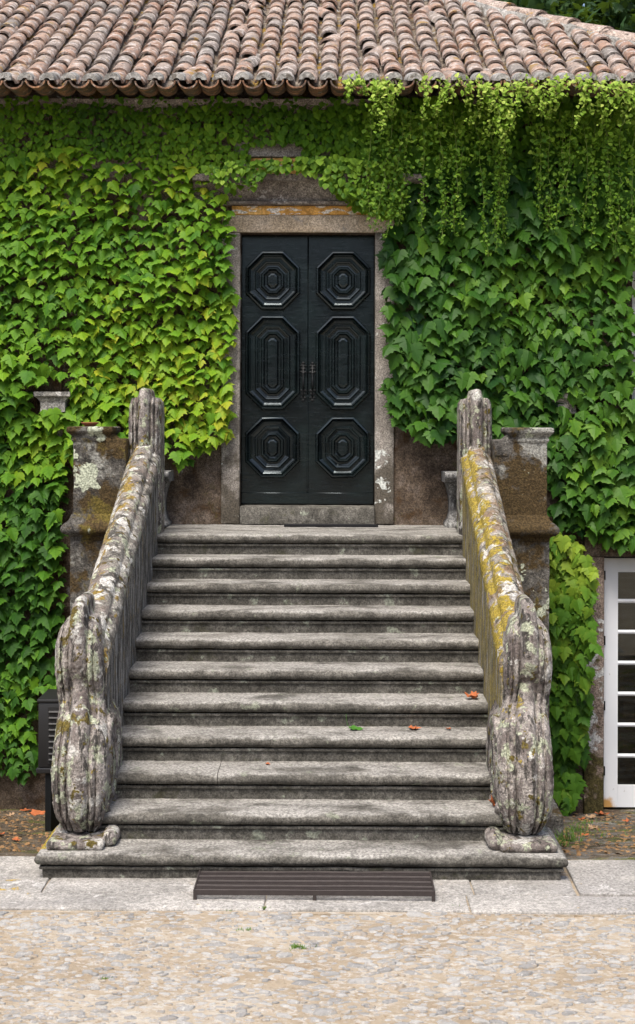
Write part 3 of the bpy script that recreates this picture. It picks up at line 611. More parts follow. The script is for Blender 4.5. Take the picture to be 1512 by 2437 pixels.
for t in tm:
    me = bpy.data.meshes.new('tile'); me.from_pydata(t.v, [], t.f); me.materials.append(m_tile); me.polygons.foreach_set('use_smooth', [True] * len(me.polygons)); me.set_sharp_from_angle(angle=rad(45)); tme.append(me)
EXP = 0.275; recs = []
for ci, cx in enumerate(cols):
    drift = random.uniform(-0.008, 0.008)
    for j in range(17):
        s = 0.01 + j * EXP + random.uniform(-0.02, 0.02); y = YE + s * CS; x = cx + drift + random.uniform(-0.008, 0.008)
        if x > hipx(y + 0.2) - 0.02 or y > yr - 0.1: continue
        yaw = random.gauss(0, 0.028); 
        if random.random() < 0.018: yaw += random.choice((-1, 1)) * 0.22; x += random.uniform(-0.015, 0.015)
        z = roofz(y) + 0.030 + random.uniform(-0.004, 0.006)
        T = Matrix.Translation((x, y, z)) @ Matrix.Rotation(PITCH - 0.06 + random.gauss(0, 0.012), 4, 'X') @ Matrix.Rotation(yaw, 4, 'Z') @ Matrix.Rotation(random.gauss(0, 0.05), 4, 'Y')
        u, v = px(x, y, z); recs.append((0 < u < 1512 and v > -12, -y, T, random.randrange(3), min(max(random.gauss(0.5, 0.26), 0), 1)))
recs.sort(key=lambda r: (not r[0], -r[1])); mv, mf, mr = [], [], []
for i, (ok, _, T, k, r) in enumerate(recs):
    if i < 300:
        o = bpy.data.objects.new('tile', tme[k]); COL.objects.link(o); o.parent = roof; o.matrix_basis = T; o.color = (r, 0, 0, 1)
    else:
        n = len(mv); mv += [tuple(T @ Vector(v)) for v in tm[k].v]; mf += [tuple(n + q for q in f) for f in tm[k].f]; mr += [r] * len(tm[k].v)
o = mesh('upper_tiles', mv, mf, m_tile, roof, True); o.color = (0, 0, 0, 1); o.data.attributes.new('rnd', 'FLOAT', 'POINT').data.foreach_set('value', mr); o.data.set_sharp_from_angle(angle=rad(45)); tag(o, kind='stuff')
# eave: upturned pans and mortared rounds
ep = MB(); k = 11; th = 0.018
def arc(a, b, z0, n=k, up=False):
    return [(-math.cos(math.pi * j / (n - 1)) * a, (1 if up else -1) * math.sin(math.pi * j / (n - 1)) * b + z0) for j in range(n)]
ins, outs = arc(0.070, 0.054, 0), arc(0.083, 0.068, 0)
rows_o = [[(x, y, z + y * 0.07) for x, z in outs] for y in (0.0, 0.18, 0.40)]; rows_i = [[(x, y, z + y * 0.07) for x, z in ins] for y in (0.0, 0.18, 0.40)]
ep.grid(rows_o[::-1]); ep.grid(rows_i)
for j in range(k - 1): ep.quad(rows_o[0][j], rows_o[0][j + 1], rows_i[0][j + 1], rows_i[0][j])
pme = bpy.data.meshes.new('eave_tile'); pme.from_pydata(ep.v, [], ep.f); pme.materials.append(m_eave_pan); pme.polygons.foreach_set('use_smooth', [True] * len(pme.polygons)); pme.set_sharp_from_angle(angle=rad(45))
ec = MB(); ins, outs = arc(0.026, 0.018, 0, k, True), arc(0.064, 0.062, 0, k, True)
ec.grid([[(x, y, z + y * 0.25) for x, z in outs] for y in (0.0, 0.1, 0.25)])
for j in range(k - 1): ec.quad((outs[j + 1][0], 0, outs[j + 1][1]), (outs[j][0], 0, outs[j][1]), (ins[j][0], 0, ins[j][1]), (ins[j + 1][0], 0, ins[j + 1][1]))
ec.grid([[(x, y, z + y * 0.25) for x, z in ins] for y in (0.25, 0.1, 0.0)])
eme = bpy.data.meshes.new('mortar_round'); eme.from_pydata(ec.v, [], ec.f); eme.materials.append(m_mortar); eme.polygons.foreach_set('use_smooth', [True] * len(eme.polygons)); eme.set_sharp_from_angle(angle=rad(45))
for cx in cols:
    if cx > 4.45: continue
    o = bpy.data.objects.new('eave_tile', pme); COL.objects.link(o); o.parent = roof
    o.matrix_basis = Matrix.Translation((cx + CW / 2 + random.uniform(-.006, .006), YE - 0.085 + random.uniform(-.012, .012), ZE + 0.042 + random.uniform(-.006, .006))) @ Matrix.Rotation(random.gauss(0, 0.03), 4, 'Z')
    o = bpy.data.objects.new('mortar_round', eme); COL.objects.link(o); o.parent = roof
    o.matrix_basis = Matrix.Translation((cx, YE - 0.078 + random.uniform(-.01, .01), ZE + 0.044 + random.uniform(-.005, .005))) @ Matrix.Rotation(random.gauss(0, 0.05), 4, 'Z')
# hip and ridge
hb = barrel(0.115, 0.10, 0.50, 0.02, 9, 0.75); hme = bpy.data.meshes.new('hip_tile'); hme.from_pydata(hb.v, [], hb.f); hme.materials.append(m_hip); hme.polygons.foreach_set('use_smooth', [True] * len(hme.polygons)); hme.set_sharp_from_angle(angle=rad(45))
hv = Vector((xr - hipx(YE), yr - YE, zr - ZE)); hl = hv.length; hd = hv.normalized(); nrm = Vector((0, -SN, CS)); q = hd.cross(Vector((0, 0, 1))).normalized(); up = q.cross(hd)
n = int(hl / 0.43)
for i in range(n):
    p = Vector((hipx(YE), YE, ZE + 0.02)) + hd * (i * 0.43) + up * 0.012
    R = Matrix((q, hd, up)).transposed().to_4x4()
    o = bpy.data.objects.new('hip_tile', hme); COL.objects.link(o); o.parent = roof
    o.matrix_basis = Matrix.Translation(p) @ R @ Matrix.Rotation(-0.04 + random.gauss(0, 0.01), 4, 'X') @ Matrix.Rotation(random.gauss(0, 0.03), 4, 'Z')
mo = MB(); rows = []
for i in range(60):
    p = Vector((hipx(YE), YE, ZE)) + hd * (hl * i / 59)
    rows.append([tuple(rough(p + q * dx + up * dz, 0.012, 9)) for dx, dz in ((-0.15, -0.07), (-0.13, 0.03), (-0.06, 0.06), (0.06, 0.06), (0.13, 0.03), (0.15, -0.07))])
mo.grid(rows); mo.build('hip_mortar', m_mortar, roof, True)
rb = MB(); rb.grid([[(x, yr + math.cos(a) * 0.13, zr + 0.03 + math.sin(a) * 0.1) for a in lin(math.pi, 0, 8)] for x in lin(-6.3, xr, 20)]); rb.build('ridge', m_hip, roof, True)

# ------------------------------------------------------------------ staircase
HW = 1.262
stairs = thing('stone_staircase', (0, -1.75, 0), 'worn grey granite staircase of eleven steps climbing to the dark double door', 'staircase')
NOSE = [(0.05, 0.0), (0.034, -0.0015), (0.018, -0.008), (0.006, -0.020), (0.0, -0.035), (0.004, -0.050), (0.014, -0.062), (0.026, -0.069), (0.036, -0.071)]
RIS = [(0.036, -0.071), (0.036, -0.078), (0.027, -0.081), (0.025, -0.089), (0.028, -0.097), (0.042, -0.100), (0.045, -0.172)]
for k_ in range(10):
    y, z = step_y(k_), step_z(k_); back = WALLY - y + 0.0 if k_ == 0 else TREAD + 0.06
    hw = 1.90 if k_ == 0 else HW
    prof = [(y + back, z - 0.08), (y + back, z)] + [(y + 0.3 * 0.7, z - 0.001), (y + 0.12, z)] + [(y + a, z + b) for a, b in NOSE]
    cuts = {8: [-0.552], 10: []}.get(k_, []); xs_ = [-HW] + cuts + [HW]
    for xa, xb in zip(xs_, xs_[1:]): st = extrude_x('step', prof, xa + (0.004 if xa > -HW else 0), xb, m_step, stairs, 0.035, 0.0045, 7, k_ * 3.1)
    extrude_x('riser', [(y + a, z + b) for a, b in RIS[1:]] + [(y + 0.2, z - 0.17)], -HW + 0.002, HW - 0.002, m_riser, st, 0.05, 0.003, 8, k_ * 2.7)
# lowest step: a broad slab whose nosing returns round both ends
zs = step_z(10); ys = step_y(10); SW = 1.597; YB = -2.62
def ring_sweep(prof):
    rows = []
    for a, b in prof:
        x = SW - a; y = ys + a; row = []
        for t in lin(YB, y, 12): row.append((-x, t, zs + b))
        for t in lin(-x, x, 70)[1:]: row.append((t, y, zs + b))
        for t in lin(y, YB, 12)[1:]: row.append((x, t, zs + b))
        rows.append([tuple(rough(p, 0.006, 6, 5)) for p in row])
    return rows
m = MB(); rows = ring_sweep([(0.30, 0.0), (0.12, 0.002)] + NOSE); m.grid(rows)
inner = rows[0]; m.cap(inner[::-1])
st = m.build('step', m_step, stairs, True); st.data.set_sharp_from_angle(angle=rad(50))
m = MB(); m.grid(ring_sweep([(a, b) for a, b in RIS[1:-1]] + [(0.05, -0.25)])); m.build('riser', m_riser, st, True).data.set_sharp_from_angle(angle=rad(50))
# body of the landing
landing = block('landing', -1.93, 1.93, -0.02 + 0.05, WALLY, -0.9, ZL - 0.012, m_pier, stairs, 0.004, 1, 0.004, 0.3)

# ------------------------------------------------------------------ balustrades
RIDGE_PTS = [(8.9, -1.52), (9.30, -1.35), (9.56, -1.225), (10.25, -0.90), (10.99, -0.60), (11.6, -0.335), (12.05, -0.14), (12.3, -0.03)]
def ridge_z(D):
    for (a, za), (b, zb) in zip(RIDGE_PTS, RIDGE_PTS[1:]):
        if D <= b: return CAM.z + za + (zb - za) * (D - a) / (b - a)
    return CAM.z + RIDGE_PTS[-1][1]
XB = 1.368
CROSS = [(0.0, 0.0), (0.030, -0.004), (0.054, -0.016), (0.070, -0.036), (0.076, -0.058), (0.079, -0.074), (0.090, -0.082), (0.108, -0.098), (0.123, -0.125), (0.129, -0.160), (0.127, -0.195), (0.120, -0.220), (0.119, -0.24)]
def loft(name, sx, zb, ztop, front, width, back, mat, parent, dome, nu=61, nv=90, amp=0.008, relief=1.0, lean=((-9, 0.0), (9, 0.0))):
    """upright carved piece: a roll between grooves, following a front outline"""
    def ev(tab, z):
        for (a, va), (b, vb) in zip(tab, tab[1:]):
            if z <= b: t = (z - a) / (b - a); t = t * t * (3 - 2 * t) * 0.5 + t * 0.5; return va + (vb - va) * t
        return tab[-1][1]
    def bul(u):
        a = abs(u)
        if a < 0.36: return 0.055 * (a / 0.36) ** 2.6
        if a < 0.42: return 0.085
        if a < 0.64: c = (a - 0.53) / 0.11; return 0.045 + 0.03 * c * c
        if a < 0.70: return 0.095
        c = (a - 0.70) / 0.30; return 0.065 + 0.10 * c * c
    m = MB(); rows = []
    us = [math.sin(t) for t in lin(-math.pi / 2, math.pi / 2, nu)]
    for i in range(nv + 1):
        s = i / nv; row = []
        for u in us:
            a_ = abs(u); q_ = min(max((a_ - 0.30) / 0.16, 0), 1); zt = ztop - dome * (0.45 * (1 - math.sqrt(max(0, 1 - min(a_ / 0.40, 1) ** 2))) + 0.40 * q_ * q_ * (3 - 2 * q_) + 0.5 * a_ ** 6)
            z = zb + s * (zt - zb); ww = ev(width, zb + s * (ztop - zb)); d = ev(front, zb + s * (ztop - zb)) + bul(u) * relief
            p = rough((sx * (XB + ev(lean, zb + s * (ztop - zb))) + u * ww, CAM.y + d, z), amp, 15, sx * 4); row.append(tuple(p))
        x0, x1 = row[0][0], row[-1][0]
        row = [(x0, CAM.y + back, row[0][2])] + [(x0 + (row[0][0] - x0), (CAM.y + back) * 0.5 + row[0][1] * 0.5, row[0][2])] + row + [(x1, (CAM.y + back) * 0.5 + row[-1][1] * 0.5, row[-1][2]), (x1, CAM.y + back, row[-1][2])]
        rows.append(row)
    m.grid(rows); top = rows[-1]
    # close the crown
    n = len(m.v); bk = [(p[0], CAM.y + back, p[2]) for p in top]; m.v += list(top) + bk; L = len(top)
    for j in range(L - 1): m.f.append((n + j, n + j + 1, n + L + j + 1, n + L + j))
    o = m.build(name, mat, parent, True); o.data.set_sharp_from_angle(angle=rad(60)); return o
def balustrade(sx, label, mt, mf):
    b = thing('stone_balustrade', (sx * XB, -1.8, 0), label, 'balustrade', 'balustrades flanking the stairs')
    Ds = lin(9.30, 12.12, 120); rows = []; rows2 = []
    full = [(-x, z) for x, z in CROSS[:0:-1]] + CROSS
    for D in Ds:
        rz = ridge_z(D); y = CAM.y + D
        rows.append([tuple(rough((sx * XB + x, y, rz + z), 0.008, 10, sx * 2)) for x, z in full])
    c = MB(); c.grid(rows); c.cap(rows[0]); c.cap(rows[-1][::-1]); o = c.build('coping', mt, b, True); o.data.set_sharp_from_angle(angle=rad(70))
    for D in Ds[::2]:
        rz = ridge_z(D); y = CAM.y + D; zb = gz(y) - 0.1
        rows2.append([tuple(rough((sx * XB + x, y, z), 0.008, 10, sx)) for x, z in [(-0.116, zb)] + [(-0.116, zb + (rz - 0.2 - zb) * t) for t in lin(0, 1, 14)[1:]] + [(0.116, zb + (rz - 0.2 - zb) * t) for t in lin(1, 0, 14)]])
    p = MB(); p.grid(rows2); p.cap(rows2[0]); p.cap(rows2[-1][::-1]); p.build('side_wall', mf, b, True).data.set_sharp_from_angle(angle=rad(60))
    # end post on the landing
    loft('end_post', sx, 1.72, 2.945, [(1.72, 11.95), (2.5, 11.95), (2.75, 11.952), (2.88, 11.965), (2.945, 12.01)], [(1.72, 0.134), (2.75, 0.134), (2.88, 0.134), (2.945, 0.128)], 12.34, m_scroll, b, 0.085, 61, 60, 0.007, 0.8)
    # foot scroll
    sc = loft('scroll_newel', sx, 0.10, 1.545,
         [(0.10, 9.06), (0.15, 8.94), (0.25, 8.865), (0.42, 8.83), (0.60, 8.84), (0.74, 8.885), (0.83, 8.95), (0.89, 9.03), (0.94, 9.11), (0.99, 9.165), (1.04, 9.175), (1.09, 9.15), (1.15, 9.125), (1.22, 9.115), (1.32, 9.13), (1.42, 9.17), (1.50, 9.23), (1.545, 9.33)],
         [(0.10, 0.080), (0.17, 0.122), (0.30, 0.155), (0.50, 0.170), (0.75, 0.168), (0.87, 0.158), (0.98, 0.146), (1.10, 0.145), (1.30, 0.150), (1.42, 0.150), (1.50, 0.140), (1.545, 0.12)], 9.62, m_scroll, b, 0.15, 73, 170, 0.0075, 0.62, [(0.0, -0.004), (0.8, 0.0), (1.05, 0.045), (1.6, 0.06)])
    for s in (-1, 1):                              # volutes carved on the two cheeks
        v = MB(); pts_ = []; 
        for t in lin(0, 4.6 * math.pi, 60):
            r_ = 0.055 + 0.235 * t / (4.6 * math.pi); pts_.append((sx * XB + s * (0.148), CAM.y + 9.24 + math.cos(-t - 0.6) * r_ * 0.95, 0.52 + math.sin(-t - 0.6) * r_ * 1.2))
        v.tube(pts_, 0.03, 6); v.build('volute', m_scroll, sc, True)
    ft = block('scroll_foot', sx * XB - 0.175, sx * XB + 0.175, -3.21, -2.66, zs - 0.002, zs + 0.055, m_scroll, sc, 0.025, 3, 0.003, 0.04, sx * 5)
    xi = sx * 1.175; rl = MB(); rows = []
    for (y, r_) in ((-3.185, 0.0), (-3.18, 0.030), (-3.16, 0.045), (-3.13, 0.050), (-2.96, 0.054), (-2.76, 0.05), (-2.70, 0.035), (-2.69, 0.0)):
        rows.append([tuple(rough((xi + math.cos(a) * r_, y + (0 if sx > 0 else 0.05), zs + 0.042 + math.sin(a) * r_), 0.007, 12, sx)) for a in lin(0, 2 * math.pi, 16)[:-1]])
    rl.grid(rows, True); rl.build('scroll_roll', m_scroll, sc, True)
    return b
balustrade(-1, 'left stone balustrade with ochre and pale lichen ending in a carved scroll', m_bal_left, m_bal_left_face)
balustrade(1, 'right stone balustrade streaked with mustard yellow lichen ending in a carved scroll', m_bal_right, m_bal_right_face)

# ------------------------------------------------------------------ piers at the corners of the landing
def pier(sx, label):
    t = thing('landing_pier', (sx * 1.8, -0.05, -0.5), label, 'pier', 'piers at the corners of the landing')
    def B(name, xa, xb, *a, **k):
        x0, x1 = sorted((sx * xa, sx * xb)); return block(name, x0, x1, *a, **k)
    B('shaft', 1.49, 1.925, -0.13, 0.14, 1.76, 2.53, m_pier, t, bev=0.012, amp=0.010, cell=0.04, seed=sx)
    B('side_parapet', 1.74, 1.92, 0.141, WALLY, 1.76, 2.52, m_pier, t, bev=0.012, amp=0.008, cell=0.06, seed=sx)
    B('base', 1.485, 1.945, -0.14, 0.14, -0.75, 1.72, m_pier, t, bev=0.012, amp=0.008, cell=0.06, seed=sx + 5)
    # moulded cap, returned round its ends
    def mould(name, prof, xa, xb, ya, yb):
        rows = []
        for o, z in prof:
            r = []
            x0, x1 = xa - o, xb + o; y0 = ya - o
            for q_ in lin(yb, y0, 5): r.append((x0, q_, z))
            for q_ in lin(x0, x1, 12)[1:]: r.append((q_, y0, z))
            for q_ in lin(y0, yb, 5)[1:]: r.append((x1, q_, z))
            rows.append([tuple(rough((sx * p[0], p[1], p[2]), 0.006, 9, sx)) for p in r])
        m = MB(); m.grid(rows); m.cap(rows[-1]); m.cap(rows[0][::-1]); o = m.build(name, m_pier, t, True); o.data.set_sharp_from_angle(angle=rad(55)); return o
    mould('cap', [(0.0, 2.50), (0.012, 2.515), (0.014, 2.53), (0.006, 2.54), (0.012, 2.555), (0.032, 2.575), (0.045, 2.585), (0.048, 2.60), (0.045, 2.622), (0.03, 2.628)], 1.645, 1.925, -0.13, 0.30)
    mould('moulding', [(0.0, 1.92), (0.012, 1.91), (0.02, 1.885), (0.04, 1.86), (0.062, 1.845), (0.082, 1.825), (0.088, 1.80), (0.082, 1.775), (0.062, 1.755), (0.035, 1.745), (0.022, 1.735), (0.018, 1.71)], 1.49, 1.925, -0.13, 0.30)
    # mossy shoulder sloping from the cap to the balustrade
    xs_ = lin(1.50, 1.66, 8); rows = []
    for x in xs_:
        zt = 2.50 + 0.10 * max(0, (x - 1.50) / 0.16) ** 1.6
        rows.append([tuple(rough((sx * x, y, z), 0.012, 12)) for y, z in ((-0.135, 2.40), (-0.145, zt - 0.05), (-0.12, zt), (0.0, zt + 0.015), (0.12, zt))])
    m = MB(); m.grid(rows); m.build('shoulder', m_pier, t, True)
    return t
pier(-1, 'left lichen-covered stone pier at the landing, carrying a terracotta saucer')
pier(1, 'right stone pier at the landing, brown with moss under a pale cap')
ps = thing('plinth_stone', (1.78, -0.8, -0.45), 'low squared foot stone beside the right scroll at ground level', 'stone block')
block('upper_course', 1.62, 1.905, -1.15, -0.15, -0.46, -0.24, m_pier, ps, 0.02, 2, 0.01, 0.06, 3); block('lower_course', 1.60, 1.945, -1.19, -0.15, -0.68, -0.465, m_pier, ps, 0.02, 2, 0.01, 0.06, 4)

# benches on the landing
def bench(sx, label):
    t = thing('stone_bench', (sx * 1.45, 1.0, ZL), label, 'bench', 'stone benches on the landing')
    yf, zt = 0.74, 2.235
    pr = [(WALLY - 0.03, zt - 0.092), (yf + 0.06, zt - 0.092), (yf + 0.04, zt - 0.082), (yf + 0.035, zt - 0.067), (yf + 0.02, zt - 0.062), (yf + 0.005, zt - 0.047), (yf, zt - 0.027), (yf + 0.01, zt - 0.007), (yf + 0.03, zt), (WALLY - 0.03, zt)]
    e = 1.165 if sx > 0 else 1.243; x0, x1 = sorted((sx * e, sx * 1.735)); extrude_x('seat', pr, x0, x1, m_bench, t, 0.04, 0.004, 9)
    for xc in (e + 0.095, 1.62):
        m = MB(); rows = []
        for z, hwid, y in ((ZL, 0.075, 0.86), (ZL + 0.03, 0.08, 0.85), (ZL + 0.07, 0.05, 0.90), (ZL + 0.13, 0.035, 0.93), (ZL + 0.20, 0.033, 0.94), (ZL + 0.27, 0.04, 0.92), (ZL + 0.35, 0.06, 0.87), (zt - 0.094, 0.07, 0.83)):
            rows.append([tuple(rough(p, 0.004, 12)) for p in ((sx * xc - hwid, y, z), (sx * xc + hwid, y, z), (sx * xc + hwid, WALLY - 0.04, z), (sx * xc - hwid, WALLY - 0.04, z))])
        m.grid(rows, True); m.cap(rows[0]); m.cap(rows[-1]); m.build('leg', m_bench, t, True)
    return t
bench(-1, 'grey stone bench end showing behind the left balustrade by the wall'); bench(1, 'grey stone bench end showing behind the right balustrade by the wall')

# ------------------------------------------------------------------ small things about the stairs
mat_o = thing('door_mat', (0.18, 1.0, ZL), 'thin black rubber mat lying before the door on the landing', 'door mat')
block('mat_body', -0.225, 0.575, 0.90, 1.105, ZL + 0.002, ZL + 0.014, m_mat, mat_o, 0.003, 1); block('mat_edge', -0.24, 0.59, 0.88, 0.899, ZL + 0.002, ZL + 0.024, m_mat, mat_o, 0.003, 1)
gr = thing('foot_grate', (0.08, -3.7, 0.016), 'low brown metal foot-scraper grate standing at the bottom of the stairs', 'grate')
GX0, GX1, GY0, GY1 = -0.61, 0.775, -3.63, -3.205; gt = 0.068
fr = MB(); fr.box(GX0, GX1, GY0 - 0.006, GY0, gt - 0.022, gt + 0.006); fr.box(GX0, GX0 + 0.008, GY0 + 0.0005, GY1, gt - 0.024, gt + 0.006); fr.box(GX1 - 0.008, GX1, GY0 + 0.0005, GY1, gt - 0.024, gt + 0.006); fr.box(GX0 + 0.0085, GX1 - 0.0085, GY1 - 0.006, GY1, gt - 0.024, gt + 0.006)
fr.box(0.078, 0.088, GY0 + 0.0005, GY1 - 0.007, gt - 0.024, gt - 0.010); fr.build('frame', m_rust, gr)
for i in range(14):
    y = GY0 + 0.02 + i * (GY1 - GY0 - 0.03) / 13.6
    s_ = MB(); rows = []
    for x in lin(GX0 + 0.009, GX1 - 0.009, 6): sag = nz((x, y, 0), 3, 0.006); rows.append([(x, y - 0.0045, gt - 0.009 + sag), (x, y - 0.0045, gt + 0.003 + sag), (x, y + 0.0045, gt + 0.003 + sag), (x, y + 0.0045, gt - 0.009 + sag)])
    s_.grid(rows, True); s_.build('bar', m_rust if i % 3 else m_rust2, gr)
for x in (GX0 + 0.0, 0.075, GX1 - 0.02):
    l = MB(); l.box(x, x + 0.02, GY0 - 0.0055, GY0 + 0.012, 0.012, gt - 0.0225); l.build('leg', m_rust, gr)
    l = MB(); l.box(x, x + 0.02, GY1 - 0.018, GY1 - 0.001, 0.012, gt - 0.025); l.build('leg', m_rust, gr)
sa = P(211, 1012, 11.95)
s_ = MB(); rows = [[(sa.x + math.cos(a) * r_, -0.0 + math.sin(a) * r_, 2.629 + z) for a in lin(0, 2 * math.pi, 24)[:-1]] for r_, z in ((0.0, 0.001), (0.04, 0.0), (0.045, 0.003), (0.072, 0.028), (0.074, 0.034), (0.068, 0.034), (0.04, 0.008), (0.0, 0.007))]
s_.grid(rows, True); tag(s_.build('plant_saucer', m_pot, None, True), 'small terracotta plant saucer on top of the left pier', 'saucer')

# outdoor air-conditioning unit
ac = thing('air_conditioner', (-1.78, -0.8, -0.4), 'black outdoor air-conditioning unit beside the left scroll against the ivy', 'air conditioner')
AX0, AX1, AY0, AY1, AZ0, AZ1 = -2.03, -1.53, -1.0, -0.58, 0.015, 0.575
block('casing', AX0, AX1, AY0, AY1, AZ0 + 0.04, AZ1 - 0.03, m_ac, ac, 0.012, 2); block('lid', AX0 - 0.008, AX1 + 0.006, AY0 - 0.008, AY1, AZ1 - 0.029, AZ1, m_ac, ac, 0.01, 2); block('base_tray', AX0 - 0.014, AX1, AY0 - 0.01, AY1, AZ0, AZ0 + 0.039, m_ac, ac, 0.006, 1)
fp = MB(); fp.box(AX0 + 0.075, AX1 - 0.02, AY0 - 0.006, AY0 - 0.0005, AZ0 + 0.07, AZ1 - 0.06); fp.build('front_panel', m_ac, ac)
for i in range(9):
    z = AZ1 - 0.10 - i * 0.045; l = MB(); l.grid([[(x, AY0 + y, z + d) for y, d in ((-0.0065, 0.016), (-0.022, 0.012), (-0.026, 0.004), (-0.022, -0.002), (-0.0065, -0.004))] for x in (AX0 + 0.085, AX1 - 0.03)])
    l.cap([(AX0 + 0.085, AY0 + y, z + d) for y, d in ((-0.0065, 0.016), (-0.022, 0.012), (-0.026, 0.004), (-0.022, -0.002), (-0.0065, -0.004))]); l.build('louvre', m_ac, ac)
for x in (AX0 + 0.05, AX1 - 0.1): block('foot', x, x + 0.05, AY0 + 0.02, AY1 - 0.02, gz(AY0) - 0.05, AZ0 - 0.001, m_iron, ac, 0.004, 1)

# ------------------------------------------------------------------ leaves
def leaf_template(kind, seed=0, fold=0.22, droop=0.25):
    r = random.Random(seed)
    if kind == 'lobed': half = [(0.0, 0.0), (0.10, 0.10), (0.27, 0.11), (0.37, 0.0), (0.50, -0.08), (0.46, -0.18), (0.64, -0.38), (0.44, -0.36), (0.31, -0.42), (0.32, -0.55), (0.21, -0.62), (0.18, -0.76), (0.07, -0.86), (0.0, -1.04)]
    elif kind == 'heart': half = [(0.0, 0.0), (0.2, 0.10), (0.42, 0.0), (0.46, -0.28), (0.30, -0.60), (0.0, -0.95)]
    else: half = [(0.0, 0.0), (0.28, 0.12), (0.35, 0.0), (0.62, -0.12), (0.45, -0.3), (0.56, -0.5), (0.28, -0.48), (0.2, -0.66), (0.0, -1.0)]
    V = []; Fc = []; E = []
    mid = [0.0, -0.30, -0.62, -1.0] if kind != 'heart' else [0.0, -0.45, -0.95]
    def z(x, y): return -fold * abs(x) - droop * max(0, -y) ** 2 * 0.5 + 0.05 * math.sin(9 * x + seed) * abs(x)
    for s in (1, -1):
        pts = [(s * x * r.uniform(0.93, 1.07), y + (r.uniform(-0.02, 0.02) if 0 < i < len(half) - 1 else 0)) for i, (x, y) in enumerate(half)]
        b = len(V); V += [(x, y, z(x, y)) for x, y in pts]; m0 = len(V); E += [0.2] + [1.0] * (len(pts) - 1)
        V += [(0, y, z(0, y) + 0.015) for y in mid[1:-1]]; E += [0.0] * (len(mid) - 2)
        n = len(pts)
        for i in range(1, n - 1):
            yc = (pts[i][1] + pts[i + 1][1]) / 2
            c = m0 + min(range(len(mid) - 2), key=lambda q_: abs(mid[1 + q_] - yc))
            t = (b + i, b + i + 1, c); Fc.append(t if s < 0 else t[::-1])
            if i > 1:
                yp = (pts[i - 1][1] + pts[i][1]) / 2; cp = m0 + min(range(len(mid) - 2), key=lambda q_: abs(mid[1 + q_] - yp))
                if cp != c: t = (cp, b + i, c); Fc.append(t if s < 0 else t[::-1])
        t = (b, b + 1, m0); Fc.append(t if s < 0 else t[::-1])
    return np.array(V, np.float32), np.array(Fc, np.int32), np.array(E, np.float32)
T_BIG = [leaf_template('lobed', i, 0.18 + 0.08 * i, 0.2 + 0.12 * i) for i in range(4)]
T_SM = [leaf_template('heart', i, 0.2, 0.3) for i in range(3)]
T_MAP = [leaf_template('maple', i, 0.2, 0.3) for i in range(3)]
def tmesh(T, mat):
    out = []
    for V, Fc, E in T:
        me = bpy.data.meshes.new('leaf'); me.from_pydata(V.tolist(), [], Fc.tolist()); me.materials.append(mat); me.polygons.foreach_set('use_smooth', [True] * len(me.polygons)); me.attributes.new('edge', 'FLOAT', 'POINT').data.foreach_set('value', E); out.append(me)
    return out
def frames(n, tilt, yaw, roll):
    s, c = np.sin(tilt), np.cos(tilt); o = np.zeros(n); l = np.ones(n)
    R = np.stack([l, o, o], 1); U = np.stack([o, s, c], 1); Nn = np.stack([o, -c, s], 1)
    cr, sr = np.cos(roll)[:, None], np.sin(roll)[:, None]
    R, U = cr * R + sr * U, -sr * R + cr * U
    cy, sy = np.cos(yaw), np.sin(yaw)
    def rz(a): return np.stack([cy * a[:, 0] - sy * a[:, 1], sy * a[:, 0] + cy * a[:, 1], a[:, 2]], 1)
    return np.stack([rz(R), rz(U), rz(Nn)], 2)       # columns
def leaf_cloud(T, pos, Fm, size, val):
    Vs, Fs, As, Es = [], [], [], []; off = 0; k = rng.integers(0, len(T), len(pos))
    for t, (V, Fc, E) in enumerate(T):
        I = np.where(k == t)[0]
        if not len(I): continue
        W = np.einsum('nij,vj->nvi', Fm[I], V) * size[I][:, None, None] + pos[I][:, None, :]
        Vs.append(W.reshape(-1, 3)); n = len(V)
        Fs.append((Fc[None] + (np.arange(len(I)) * n)[:, None, None]).reshape(-1, 3) + off); As.append(np.repeat(val[I], n)); Es.append(np.tile(E, len(I))); off += len(I) * n
    return np.concatenate(Vs), np.concatenate(Fs), (np.concatenate(As), np.concatenate(Es))
def inpoly(u, v, poly):
    r = np.zeros(len(u), bool); n = len(poly)
    for i in range(n):
        x1, y1 = poly[i]; x2, y2 = poly[(i + 1) % n]
        if y1 == y2: continue
        c = ((y1 > v) != (y2 > v)) & (u < (x2 - x1) * (v - y1) / (y2 - y1) + x1); r ^= c
    return r
def scatter(poly, sp, D=12.4, jit=0.5):
    """jittered lattice over a patch of the wall (outline given as seen on the wall plane)"""
    us = [p[0] for p in poly]; vs = [p[1] for p in poly]; st = sp * F / D
    gu = np.arange(min(us), max(us), st); gv = np.arange(min(vs), max(vs), st * 0.9)
    U, Vv = np.meshgrid(gu, gv); U = U + (np.arange(len(gv)) % 2 * 0.5 * st)[:, None]
    U = U.ravel() + rng.uniform(-jit, jit, U.size) * st; Vv = Vv.ravel() + rng.uniform(-jit, jit, U.size) * st
    k = inpoly(U, Vv, poly); U, Vv = U[k], Vv[k]
    return np.stack([CAM.x + (U - CX) / F * D, np.zeros(len(U)), CAM.z + (HY - Vv) / F * D], 1)
def nfield(p, s, seed): return np.array([noise.fractal(Vector((a[0] * s + seed, a[2] * s, seed * 2.3)), 1.0, 2.0, 3) for a in p])
